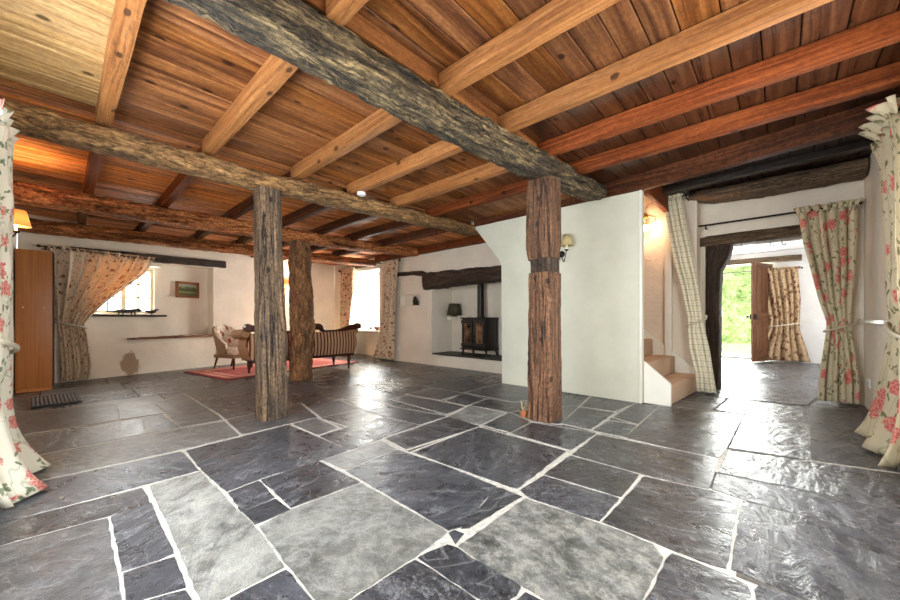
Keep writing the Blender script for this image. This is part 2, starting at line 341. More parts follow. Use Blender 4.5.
M['floral_t'] = mat_floral('floral_backlit', hexc(232, 218, 194), (hexc(142, 104, 80), hexc(180, 138, 110), hexc(160, 84, 72)), hexc(140, 112, 88), hexc(150, 120, 92), scale=12, size=.30, dens=.5, leafamt=.5, trans=.28)
M['floral_c'] = mat_floral('floral_chair', hexc(230, 216, 198), (hexc(160, 62, 62), hexc(188, 104, 96), hexc(120, 40, 48)), hexc(130, 120, 84), hexc(170, 150, 120), scale=9, size=.34, dens=.5)
M['tweed'] = mat_plain('chair_side_cloth', hexc(168, 138, 102), .9, bump=.4, bscale=120, var=.15)
M['cord'] = mat_plain('cord_cotton', hexc(214, 206, 184), .9, bump=.4, bscale=150, var=.1)
M['plaid'] = mat_plaid(); M['stripe'] = mat_stripe(); M['glass'] = mat_glass(); M['rug'] = mat_rug(); M['art'] = mat_picture()
M['tan_cloth'] = mat_plain('tan_cloth', hexc(178, 134, 92), .8, bump=.2, bscale=140, var=.08)
M['cream_paint'] = mat_plain('cream_paint', hexc(226, 214, 184), .45, bscale=8, var=.03)
M['white_paint'] = mat_plain('white_paint', hexc(234, 232, 222), .4, bscale=8, var=.02)
M['white_plastic'] = mat_plain('white_plastic', hexc(240, 240, 236), .35, bscale=8, var=.01)
M['carpet'] = mat_plain('stair_carpet', hexc(210, 180, 154), .95, bump=.5, bscale=220, var=.08, spec=.1)
M['iron'] = mat_plain('black_iron', hexc(34, 32, 31), .5, .6, .15, 60, .1)
M['castiron'] = mat_plain('cast_iron', hexc(38, 34, 30), .42, .3, .12, 40, .08)
M['brass'] = mat_plain('brass', hexc(190, 148, 76), .3, .9, bscale=30, var=.06)
M['fireglass'] = mat_plain('stove_glass', hexc(150, 116, 88), .06, bscale=7, var=.33)  # warm reflections in the glass are put into its colour
M['shade'] = mat_plain('lamp_cloth', hexc(196, 178, 128), .8, bscale=90, var=.04)
M['shade_dark'] = mat_plain('lamp_cloth_dark', hexc(84, 76, 52), .8, bscale=60, var=.15)
M['candle'] = mat_plain('candle_tube', hexc(228, 220, 196), .5, bscale=10, var=.02)
M['shade_lit'] = mat_emit('lamp_cloth_lit', (1, .50, .15, 1), .45, hexc(226, 190, 130))
_nt = M['shade_lit'].node_tree; _g = NB(_nt); _t = _g.n('ShaderNodeBsdfTranslucent'); _t.inputs[0].default_value = (.9, .55, .25, 1); _m = _g.n('ShaderNodeMixShader'); _m.inputs[0].default_value = .6
_b = [n for n in _nt.nodes if n.type == 'BSDF_PRINCIPLED'][0]; _o = [n for n in _nt.nodes if n.type == 'OUTPUT_MATERIAL'][0]
_g.l(_b.outputs[0], _m.inputs[1]); _g.l(_t.outputs[0], _m.inputs[2]); _g.l(_m.outputs[0], _o.inputs[0])
M['bulb'] = mat_emit('bulb_lit', (1, .78, .5, 1), 8)
M['grey_rubber'] = mat_plain('ribbed_rubber', hexc(96, 98, 104), .6, bscale=50, var=.08)
M['dark_rubber'] = mat_plain('dark_rubber', hexc(30, 30, 33), .7, bscale=50, var=.08)
M['terracotta'] = mat_plain('terracotta', hexc(184, 108, 66), .8, bump=.2, bscale=50, var=.1)
M['straw'] = mat_plain('dried_stem', hexc(206, 188, 146), .9, bscale=60, var=.1)
M['gold'] = mat_wood('picture_frame_wood', hexc(92, 52, 26), hexc(136, 84, 46), hexc(168, 112, 66), across=40, rough=.4, bump=.1, knots=False, fleck=.2)
M['pottery'] = mat_plain('dark_pottery', hexc(74, 66, 60), .5, bump=.2, bscale=24, var=.3)
M['paper'] = mat_plain('newsprint', hexc(214, 210, 200), .8, bscale=26, var=.1)
M['paper_dark'] = mat_plain('magazine_cover', hexc(110, 112, 104), .5, bscale=20, var=.25)
M['grass'] = mat_leaf('lawn_grass', hexc(128, 156, 84), hexc(160, 188, 108), hexc(192, 210, 142))
M['hedge'] = mat_leaf('hedge_leaf', hexc(120, 138, 84), hexc(176, 190, 134), hexc(220, 228, 190))
M['paving'] = mat_plain('outdoor_paving', hexc(206, 204, 198), .8, bump=.2, bscale=20, var=.06)

# ------------------------------------------------------------------ object helpers
def tag(o, label=None, cat=None, group=None, kind=None):
    if label: o['label'] = label
    if cat: o['category'] = cat
    if group: o['group'] = group
    if kind: o['kind'] = kind
    return o
def link_mesh(name, me, mat, parent=None, smooth=True, angle=40):
    o = bpy.data.objects.new(name, me); C.objects.link(o)
    mats = mat if isinstance(mat, (list, tuple)) else [mat]
    if not me.materials:
        for mm in mats: me.materials.append(mm)
    if smooth:
        me.shade_smooth()
        try: me.set_sharp_from_angle(angle=R(angle))
        except Exception: pass
    if parent is not None: o.parent = parent
    return o
def obj(name, bm, mat, parent=None, smooth=True, angle=40, recalc=True):
    if recalc: bmesh.ops.recalc_face_normals(bm, faces=bm.faces)
    me = bpy.data.meshes.new(name); bm.to_mesh(me); bm.free()
    return link_mesh(name, me, mat, parent, smooth, angle)
def thing(name, label, cat, loc=(0,0,0), rz=0, group=None, kind='thing'):
    o = bpy.data.objects.new(name, None); C.objects.link(o)
    o.location = loc; o.rotation_euler = (0, 0, rz); o.empty_display_size = .1
    return tag(o, label, cat, group, kind)
def NBM(): return bmesh.new()
def uvl(bm): return bm.loops.layers.uv.verify()
def add_box(bm, lo, hi, bev=0.0, rot=None, org=None, mi=0, segs=2):
    lo, hi = V(lo), V(hi); c = (lo+hi)/2; s = hi-lo
    r = bmesh.ops.create_cube(bm, size=1)
    vs = r['verts']
    bmesh.ops.scale(bm, vec=s, verts=vs)
    fs = list({f for v in vs for f in v.link_faces})
    if bev:
        es = list({e for v in vs for e in v.link_edges})
        q = bmesh.ops.bevel(bm, geom=es, offset=min(bev, min(s)*.45), segments=segs, affect='EDGES', profile=.6)
        fs = list(set(q['faces']) | {f for f in fs if f.is_valid}); vs = list({v for f in fs for v in f.verts})
        # include untouched faces
        seen = set(vs); stack = list(vs)
        while stack:
            v = stack.pop()
            for e in v.link_edges:
                w = e.other_vert(v)
                if w not in seen: seen.add(w); stack.append(w)
        vs = list(seen); fs = list({f for v in vs for f in v.link_faces})
    # box-projected UV along the longest axis (u across, v along), in metres
    uv = uvl(bm); ax = max(range(3), key=lambda i: s[i]); oth = [i for i in range(3) if i != ax]
    ju = random.random()*9
    for f in fs:
        f.normal_update(); f.material_index = mi
        n = f.normal; na = max(range(3), key=lambda i: abs(n[i]))
        for lp in f.loops:
            co = lp.vert.co
            if na == ax: lp[uv].uv = (co[oth[0]]+ju, co[oth[1]])
            else:
                u = co[[i for i in oth if i != na][0]] + (0 if na == oth[0] else .37)
                lp[uv].uv = (u+ju, co[ax])
    mt = Matrix.Translation(c)
    if rot is not None: mt = mt @ rot.to_4x4()
    bmesh.ops.transform(bm, matrix=mt, verts=vs)
    return vs
def add_tube(bm, pts, rad, n=10, mi=0, closed=False, caps=True):
    """swept round tube; rad is a number or a list"""
    pts = [V(p) for p in pts]; L = len(pts); uv = uvl(bm)
    rings = []; up = None; acc = 0
    for i, p in enumerate(pts):
        if closed: t = pts[(i+1) % L]-pts[i-1]
        else: t = (pts[min(i+1, L-1)]-pts[max(i-1, 0)])
        t.normalize()
        if up is None: up = t.orthogonal().normalized()
        else:
            up = up - t*up.dot(t)
            up = up.normalized() if up.length > 1e-6 else t.orthogonal().normalized()
        sd = t.cross(up); r = rad[i] if isinstance(rad, (list, tuple)) else rad
        rings.append([bm.verts.new(p + (up*math.cos(a)+sd*math.sin(a))*r) for a in [2*PI*k/n for k in range(n)]])
    m = L if closed else L-1
    for i in range(m):
        a, b = rings[i], rings[(i+1) % L]
        l = (pts[(i+1) % L]-pts[i]).length
        for k in range(n):
            f = bm.faces.new((a[k], a[(k+1) % n], b[(k+1) % n], b[k])); f.material_index = mi
            rr = (rad[i] if isinstance(rad, (list, tuple)) else rad)
            for lp, (u_, v_) in zip(f.loops, ((k, acc), (k+1, acc), (k+1, acc+l), (k, acc+l))): lp[uv].uv = (u_*2*PI*rr/n, v_)
        acc += l
    if caps and not closed:
        for rg in (rings[0], rings[-1]):
            f = bm.faces.new(rg if rg is rings[-1] else rg[::-1]); f.material_index = mi
    return rings
def add_lathe(bm, prof, n=20, org=(0,0,0), mi=0, axis=None, cap=True):
    """profile of (radius, height) turned about z (or about AXIS, a rotation matrix)"""
    org = V(org); uv = uvl(bm); rings = []
    for r, z in prof:
        ring = []
        for k in range(n):
            a = 2*PI*k/n; p = V((r*math.cos(a), r*math.sin(a), z))
            if axis is not None: p = axis @ p
            ring.append(bm.verts.new(org+p))
        rings.append(ring)
    for i in range(len(prof)-1):
        for k in range(n):
            f = bm.faces.new((rings[i][k], rings[i][(k+1) % n], rings[i+1][(k+1) % n], rings[i+1][k])); f.material_index = mi
            for lp, (a_, b_) in zip(f.loops, ((k, i), (k+1, i), (k+1, i+1), (k, i+1))): lp[uv].uv = (a_*.05, prof[b_][1])
    if cap:
        for rg in (rings[0][::-1], rings[-1]):
            if prof[0 if rg is not rings[-1] else -1][0] > 1e-5:
                f = bm.faces.new(rg); f.material_index = mi
    return rings
def smoothstep(t): t = max(0, min(1, t)); return t*t*(3-2*t)
def lerp(a, b, t): return a+(b-a)*t
def sample(rows, x):
    """piecewise interpolation of rows (x descending or ascending first column)"""
    rs = sorted(rows, key=lambda r: r[0])
    if x <= rs[0][0]: return rs[0][1:]
    for a, b in zip(rs, rs[1:]):
        if x <= b[0]:
            t = (x-a[0])/(b[0]-a[0])
            return tuple(lerp(p, q, t) for p, q in zip(a[1:], b[1:]))
    return rs[-1][1:]

def timber_bm(stations, step=.06, n=20, sq=5.0, amp=.012, freq=5.0, lumps=.5, seed=0, up=V((0,0,1)), bm=None, endrough=.0):
    """hewn or sawn timber: stations = [(centre, width, height)], squarish section with uneven surface; UV = (round, along) metres"""
    own = bm is None
    if own: bm = NBM()
    uv = uvl(bm)
    P = [V(s[0]) for s in stations]; acc = [0]
    for a, b in zip(P, P[1:]): acc.append(acc[-1]+(b-a).length)
    tot = acc[-1]; m = max(2, int(tot/step))
    def at(d):
        for i in range(len(P)-1):
            if d <= acc[i+1] or i == len(P)-2:
                t = (d-acc[i])/max(1e-6, acc[i+1]-acc[i])
                return P[i].lerp(P[i+1], t), lerp(stations[i][1], stations[i+1][1], t), lerp(stations[i][2], stations[i+1][2], t)
    so = V((seed*7.13, seed*3.71, seed*1.93)); rings = []; per = 1
    for j in range(m+1):
        d = tot*j/m; c, w, h = at(d)
        c2 = at(min(tot, d+.05))[0]; c1 = at(max(0, d-.05))[0]
        t = (c2-c1).normalized(); side = t.cross(up).normalized(); u2 = side.cross(t).normalized()
        ring = []
        for k in range(n):
            a = 2*PI*(k+.5)/n; ca, sa = math.cos(a), math.sin(a)
            r = (abs(ca)**sq+abs(sa)**sq)**(-1/sq)
            p = c + side*(ca*r*w/2) + u2*(sa*r*h/2)
            q = p*freq+so
            dv = (noise.noise(q)*lumps + noise.noise(q*3.1)*.35 + noise.noise(q*8)*.24)
            nd = (side*ca+u2*sa).normalized()
            ring.append(bm.verts.new(p+nd*dv*amp*2))
        rings.append(ring); per = 2*(w+h)
    for j in range(m):
        for k in range(n):
            k2 = (k+1) % n
            f = bm.faces.new((rings[j][k], rings[j][k2], rings[j+1][k2], rings[j+1][k]))
            for lp, (a_, b_) in zip(f.loops, ((k, j), (k+1, j), (k+1, j+1), (k, j+1))): lp[uv].uv = (a_/n*per, b_/m*tot)
    for rg in (rings[0][::-1], rings[-1]):
        f = bm.faces.new(rg)
        for lp in f.loops: lp[uv].uv = (lp.vert.co.x+lp.vert.co.y, lp.vert.co.z*.2)
    return bm
EXPOSURE = 0.35
WORLD = 4.0
P_LEFT, P_RIGHT, P_SIDE, P_SMALL, P_HALL_FILL, P_DOOR = 90, 80, 150, 34, 60, 240
W_LEFT, W_FAR, W_STAIR = 65, 80, 17
SUN = 3.5
SLABS = [
    ('d', [(-0.46,3.363),(-0.235,3.358),(0.628,3.335),(0.63,2.828),(-0.197,2.815),(-0.46,2.808)]),
    ('d', [(-0.46,2.808),(-0.197,2.815),(0.341,2.787),(0.338,2.524),(0.174,2.51),(-0.178,2.541),(-0.46,2.568)]),
    ('m', [(-0.46,2.558),(-0.177,2.53),(0.166,2.499),(0.156,2.031),(0.152,1.709),(0.145,1.495),(-0.319,1.739)]),
    ('d', [(0.174,2.51),(0.339,2.53),(0.334,2.243),(0.333,1.895),(0.166,1.916)]),
    ('d', [(0.166,1.912),(0.334,1.884),(0.323,1.625),(0.157,1.684)]),
    ('d', [(0.157,1.678),(0.323,1.62),(0.321,1.443),(0.149,1.491)]),
    ('l', [(0.365,2.799),(0.626,2.809),(0.633,2.291),(0.64,1.842),(0.618,1.466),(0.41,1.462),(0.334,1.46),(0.35,1.935),(0.354,2.321)]),
    ('d', [(0.409,1.457),(0.618,1.458),(0.614,1.2),(0.608,1.101),(0.402,1.216)]),
    ('g', [(0.646,1.86),(0.825,1.895),(1.248,1.887),(1.238,1.144),(1.009,1.127),(0.693,1.134),(0.613,1.143),(0.623,1.469)]),
    ('d', [(0.654,2.347),(0.839,2.382),(0.821,2.079),(0.637,2.056)]),
    ('d', [(0.637,2.056),(0.819,2.073),(0.825,1.895),(0.642,1.876)]),
    ('d', [(0.846,2.385),(1.241,2.399),(1.252,1.892),(0.829,1.905)]),
    ('d', [(0.646,3.331),(1.472,3.426),(1.501,2.417),(1.255,2.397),(0.841,2.39),(0.652,2.358),(0.634,2.823)]),
    ('n', [(1.255,2.397),(1.791,2.418),(1.76,2.166),(1.28,2.121)]),
    ('d', [(1.276,2.114),(1.753,2.158),(1.786,1.642),(1.773,1.248),(1.294,1.118),(1.244,1.149)]),
    ('d', [(1.773,1.248),(1.772,1.069),(1.295,1.094),(1.294,1.118)]),
    ('d', [(1.234,1.148),(1.271,1.143),(1.282,1.084),(1.184,1.059)]),
    ('q', [(1.765,1.052),(1.798,0.651),(1.791,0.409),(1.722,0.356),(1.4,0.358),(1.203,0.344),(1.14,0.413),(1.172,0.613),(1.165,0.805),(1.185,1.048)]),
    ('d', [(1.014,1.126),(1.174,1.091),(1.177,1.046),(1.171,0.698),(1.073,0.708),(1.013,0.786),(1.013,0.931)]),
    ('v', [(0.697,1.129),(1.007,1.124),(1.011,0.929),(1.009,0.783),(0.99,0.685),(0.737,0.801),(0.631,1.076)]),
    ('d', [(1.077,0.702),(1.163,0.693),(1.168,0.611),(1.129,0.424),(0.983,0.534)]),
    ('v', [(1.735,0.351),(1.776,0.344),(1.776,0.157),(1.757,0.083),(1.656,0.073),(1.477,0.046),(1.213,0.333),(1.398,0.354)]),
    ('d', [(1.758,0.074),(1.788,0.064),(1.796,-0.065),(1.786,-0.237),(1.487,0.034)]),
    ('b', [(2.548,0.159),(2.574,-0.4),(2.577,-0.656),(1.867,-0.475),(1.815,-0.241),(1.804,-0.068),(1.812,0.15)]),
    ('k', [(2.528,0.64),(2.54,0.471),(2.579,0.297),(2.559,0.164),(1.793,0.155),(1.791,0.343),(1.799,0.411),(1.805,0.649)]),
    ('k', [(2.111,1.126),(2.541,1.137),(2.535,0.665),(2.133,0.652)]),
    ('v', [(1.819,1.124),(2.098,1.118),(2.123,0.654),(1.802,0.653),(1.774,1.051)]),
    ('k', [(2.555,1.136),(3.163,1.172),(3.192,0.592),(3.188,0.321),(2.582,0.302),(2.548,0.473),(2.54,0.649)]),
    ('d', [(1.799,2.032),(2.629,2.052),(2.602,1.188),(1.821,1.139),(1.798,1.653)]),
    ('d', [(2.681,1.737),(3.09,1.764),(3.191,1.182),(2.643,1.175)]),
    ('d', [(2.704,2.063),(3.254,2.134),(3.113,1.788),(2.698,1.759)]),
    ('n', [(2.642,2.484),(3.212,2.638),(3.208,2.154),(2.691,2.077)]),
    ('d', [(1.844,2.434),(2.704,2.499),(2.66,2.064),(1.804,2.118)]),
    ('d', [(1.501,2.901),(1.838,2.959),(1.853,2.46),(1.501,2.417)]),
    ('m', [(1.502,3.418),(1.763,3.468),(1.737,2.999),(1.508,2.932)]),
    ('d', [(1.781,3.421),(2.255,3.409),(2.246,2.915),(1.833,2.918)]),
    ('d', [(1.837,2.891),(2.246,2.915),(2.302,2.5),(1.861,2.471)]),
    ('d', [(2.361,3.981),(2.685,3.968),(2.58,3.221),(2.267,3.331)]),
    ('d', [(2.282,3.315),(2.58,3.221),(2.704,2.527),(2.313,2.512),(2.269,2.945)]),
    ('n', [(-0.46,3.398),(-0.237,3.388),(0.643,3.381),(1.049,3.413),(1.098,4.006),(0.003,4.016),(-0.46,3.944)]),
    ('m', [(1.116,4.038),(1.938,4.207),(1.785,3.471),(1.487,3.459),(1.07,3.429)]),
    ('m', [(-0.46,3.968),(0.003,4.046),(0.762,4.083),(0.731,4.789),(-0.159,4.707),(-0.46,4.634)]),
    ('m', [(-0.46,4.761),(-0.146,4.832),(0.406,4.811),(0.452,5.824),(-0.165,5.946),(-0.46,6.147)]),
    ('m', [(0.406,4.811),(0.76,4.817),(0.77,5.478),(0.456,5.82)]),
    ('m', [(0.77,5.478),(1.124,5.85),(1.114,4.314),(1.096,4.06),(0.762,4.083)]),
    ('k', [(3.243,0.967),(4.671,1.015),(4.734,0.878),(4.815,0.528),(4.826,0.276),(3.443,0.303),(3.211,0.323),(3.204,0.595),(3.228,0.947)]),
    ('b', [(5.716,0.251),(5.716,-0.225),(3.607,-0.162),(3.513,0.291),(4.776,0.273)]),
    ('d', [(5.692,-0.232),(6.095,-0.736),(4.813,-0.76),(3.733,-0.661),(3.607,-0.162)]),
    ('b', [(3.449,0.298),(3.582,-0.161),(3.663,-0.648),(2.971,-0.526),(2.956,-0.285),(2.948,-0.087),(2.908,0.303)]),
    ('b', [(2.885,0.306),(2.931,-0.086),(2.956,-0.523),(2.577,-0.456),(2.562,0.16),(2.594,0.299)]),
    ('b', [(5.664,0.469),(5.716,0.251),(4.876,0.279),(4.902,0.529)]),
    ('b', [(7.731,0.736),(8.637,-0.7),(5.875,-0.223),(5.786,0.254),(5.714,0.585)]),
    ('d', [(3.264,1.55),(4.003,1.673),(4.021,1.299),(3.249,1.266)]),
    ('d', [(4.057,1.684),(4.681,1.798),(4.637,1.271),(4.079,1.328)]),
    ('d', [(3.682,1.246),(3.687,0.993),(3.243,0.967),(3.247,1.247)]),
    ('d', [(3.823,1.255),(4.609,1.263),(4.664,1.024),(3.729,0.996)]),
    ('d', [(3.19,2.999),(3.7,3.144),(3.6,2.715),(3.181,2.673)]),
    ('d', [(3.231,2.654),(3.617,2.696),(3.738,2.031),(3.271,2.145)]),
    ('d', [(3.743,3.145),(4.69,3.186),(4.517,2.16),(3.706,2.359)]),
    ('d', [(3.136,3.661),(3.683,3.681),(3.7,3.144),(3.179,3.09)]),
    ('d', [(2.805,3.58),(3.095,3.613),(3.144,2.971),(3.137,2.65),(2.761,2.581)]),
    ('d', [(3.129,1.797),(3.777,1.989),(4.041,1.701),(3.226,1.543)]),
]
# ------------------------------------------------------------------ camera
ANG = math.atan2(330, 359)
cam = bpy.data.cameras.new('camera'); co = bpy.data.objects.new('camera', cam); C.objects.link(co)
co.location = (0, 0, 1.0); co.rotation_euler = (PI/2, 0, ANG-PI/2)
cam.sensor_width = 36; cam.lens = 359/900*36; cam.shift_y = 19/900; cam.clip_start = .02; cam.clip_end = 200
bpy.context.scene.camera = co
vs_ = bpy.context.scene.view_settings
vs_.view_transform = 'Standard'; vs_.look = 'None'; vs_.gamma = 1; vs_.use_curve_mapping = False; vs_.exposure = EXPOSURE
FWD = V((math.cos(ANG), math.sin(ANG), 0)); RIGHT = V((math.sin(ANG), -math.cos(ANG), 0)); UP = V((0,0,1))

# ------------------------------------------------------------------ floor: stone slabs bedded in mortar, one mesh
TINT = {'d': ((56,59,66), .08, .3), 'm': ((80,82,86), .25, .3), 'l': ((128,130,126), .8, .5), 'g': ((98,100,97), .65, .2),
        'n': ((112,114,114), .5, .3), 'q': ((88,90,88), 1.0, .6), 'v': ((52,54,61), .15, 1.0), 'b': ((54,56,63), .12, .65), 'k': ((50,50,53), .05, .3)}
def inset_poly(P, d):
    n = len(P); out = []
    area = sum(P[i][0]*P[(i+1) % n][1]-P[(i+1) % n][0]*P[i][1] for i in range(n))
    s = 1 if area > 0 else -1
    for i in range(n):
        a, b, c = V(P[i-1]).to_2d() if False else Vector((P[i-1][0], P[i-1][1])), Vector((P[i][0], P[i][1])), Vector((P[(i+1) % n][0], P[(i+1) % n][1]))
        e1 = (b-a).normalized(); e2 = (c-b).normalized()
        n1 = Vector((-e1.y, e1.x))*s; n2 = Vector((-e2.y, e2.x))*s
        m = n1+n2
        if m.length < .3: m = n1
        m.normalize(); k = d/max(.5, m.dot(n1))
        out.append(b+m*k)
    return out
def densify(P, step, jit, seed):
    rnd = random.Random(seed); out = []; n = len(P)
    for i in range(n):
        a, b = P[i], P[(i+1) % n]; L = (b-a).length; m = max(1, int(L/step)); nn = Vector((-(b-a).y, (b-a).x)).normalized() if L > 1e-6 else Vector((0,0))
        for j in range(m):
            p = a.lerp(b, j/m)
            if j == 0: p = p.lerp((P[i-1]+b)/2, min(.2, .006/max(L, .05)))
            out.append(p+nn*rnd.uniform(-jit, jit))
    return out
fbm = NBM()
tl = fbm.loops.layers.float_color.new('tint'); kl = fbm.loops.layers.float_color.new('kind')
def slab(P, typ, ztop, zbot, rnd, gap):
    base, mot, cleft = TINT[typ]; j = rnd.uniform(.84, 1.16)
    col = hexc(*[min(255, c*j) for c in base]); kd = (mot, cleft, rnd.random(), 1)
    Q = densify(inset_poly(P, gap), .045, .0035, rnd.random())
    if len(Q) < 3: return
    cen = sum(Q, Vector((0,0)))/len(Q)
    top = [fbm.verts.new((q.x+(cen.x-q.x)/max(.05, (cen-q).length)*.005, q.y+(cen.y-q.y)/max(.05, (cen-q).length)*.005, ztop)) for q in Q]
    bot = [fbm.verts.new((q.x, q.y, zbot)) for q in Q]
    area = sum(Q[i].x*Q[(i+1) % len(Q)].y-Q[(i+1) % len(Q)].x*Q[i].y for i in range(len(Q)))
    if area < 0: top.reverse(); bot.reverse()
    fs = [fbm.faces.new(top)]
    n = len(top)
    for i in range(n): fs.append(fbm.faces.new((bot[i], bot[(i+1) % n], top[(i+1) % n], top[i])))
    for f in fs:
        f.material_index = 0
        for lp in f.loops: lp[tl] = col; lp[kl] = kd
def flat(P, z, mi):
    vs = [fbm.verts.new((p[0], p[1], z)) for p in P]
    f = fbm.faces.new(vs); f.normal_update()
    if f.normal.z < 0: f.normal_flip()
    f.material_index = mi
    for lp in f.loops: lp[tl] = (.3,.3,.3,1); lp[kl] = (0,0,0,1)
rf = random.Random(11)
for typ, P in SLABS:
    rr = random.Random(str(P[0]))
    slab(P, typ, rr.uniform(-.0005, .001), -.012, rr, -.0005)
    flat([(q.x, q.y) for q in inset_poly(P, -.028)], -.0030 - rr.uniform(0, .0006), 2 if typ in ('b',) else 1)
def fill(x0, x1, y0, y1, seed, lens=(.55, 1.25), hs=(.42, .7), types='ddvkmbd'):
    rr = random.Random(seed); y = y0
    while y < y1-.05:
        h = rr.uniform(*hs); yn = min(y1, y+h)
        if y1-yn < .2: yn = y1
        x = x0 - rr.uniform(0, .5)
        while x < x1:
            l = rr.uniform(*lens); xn = x+l
            a, b = max(x0, x), min(x1, xn)
            if b-a > .04:
                slab([(a, y), (b, y), (b, yn), (a, yn)], rr.choice(types), rr.uniform(-.0058, -.0048), -.016, rr, rr.uniform(.003, .006))
            x = xn
        y = yn
flat([(-.6, -.9), (12.2, -.9-1), (12.2, 2.4), (6.6, 2.4), (6.6, 10.5), (-.6, 10.5)], -.0105, 2)
fill(-.45, 6.75, -.78, 4.0, 5); fill(-.45, 5.95, 4.0, 10.0, 6, hs=(.5, .8)); fill(6.75, 11.75, -1.65, 2.1, 8, types='bbvb')
fl = obj('floor', fbm, [M['slate'], M['mortar'], M['mortar_dark']], smooth=False, recalc=False)
tag(fl, kind='structure')
# underlay so that no light leaks from below
b = NBM(); add_box(b, (-.9, -2.2, -.22), (12.0, 10.6, -.03)); tag(obj('floor_bed', b, M['mortar_dark'], smooth=False), kind='structure')

# ------------------------------------------------------------------ ceiling: tongued boards laid across the joists, one mesh
cbm = NBM(); ct = cbm.loops.layers.float_color.new('tint')
def board(x0, x1, y0, y1, z, tint, mi=0):
    vs = add_box(cbm, (x0, y0+.003, z), (x1, y1-.003, z+.022), .005, segs=1)
    for f in {f for v in vs for f in v.link_faces}:
        f.material_index = mi
        for lp in f.loops: lp[ct] = tint
rc = random.Random(4)
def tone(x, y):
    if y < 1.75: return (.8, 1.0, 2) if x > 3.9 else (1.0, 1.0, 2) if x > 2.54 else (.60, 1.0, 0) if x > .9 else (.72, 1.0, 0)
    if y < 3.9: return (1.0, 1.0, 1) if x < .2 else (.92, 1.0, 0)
    if y < 6.1: return 2.5, 1.0, 0  # lamp light on the far bays put into their tint, here and below
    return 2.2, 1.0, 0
def bay(y0, y1, z, cuts):
    y = y0
    while y < y1-.01:
        w = rc.uniform(.15, .21); yn = min(y1, y+w)
        if y1-yn < .07: yn = y1
        for a, c in zip(cuts, cuts[1:]):
            v, s, mi = tone((a+c)/2, (y0+y1)/2)
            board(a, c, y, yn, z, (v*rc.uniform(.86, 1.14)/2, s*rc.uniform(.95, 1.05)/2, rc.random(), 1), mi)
        y = yn
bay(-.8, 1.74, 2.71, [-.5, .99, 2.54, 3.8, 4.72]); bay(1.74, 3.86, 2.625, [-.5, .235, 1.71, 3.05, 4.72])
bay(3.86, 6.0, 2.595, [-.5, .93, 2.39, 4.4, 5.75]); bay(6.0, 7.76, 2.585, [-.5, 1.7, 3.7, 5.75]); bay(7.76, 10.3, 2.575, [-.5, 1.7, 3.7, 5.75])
def add_strip(yy, za, zb):
    vs = add_box(cbm, (-.5, yy, za), (4.72, yy+.02, zb))
    for f in {f for v in vs for f in v.link_faces}:
        for lp in f.loops: lp[ct] = (.36, .5, .3, 1)
y = -.8
while y < 1.2:
    board(4.72, 6.5, y, min(1.22, y+.18), 2.77, (.14, .35, rc.random(), 1), 2); y += .18
for yy, za, zb in ((1.74, 2.60, 2.735), (3.86, 2.58, 2.65)): add_strip(yy, za, zb) 
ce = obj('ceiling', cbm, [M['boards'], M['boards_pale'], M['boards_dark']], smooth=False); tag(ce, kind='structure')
b = NBM(); add_box(b, (-.9, -1.1, 2.80), (4.70, 10.6, 2.9)); add_box(b, (4.70, -1.1, 2.80), (6.75, 1.18, 2.9)); add_box(b, (4.70, 3.75, 2.80), (6.75, 10.6, 2.9))
tag(obj('ceiling_deck', b, M['joist_black'], smooth=False), kind='structure')

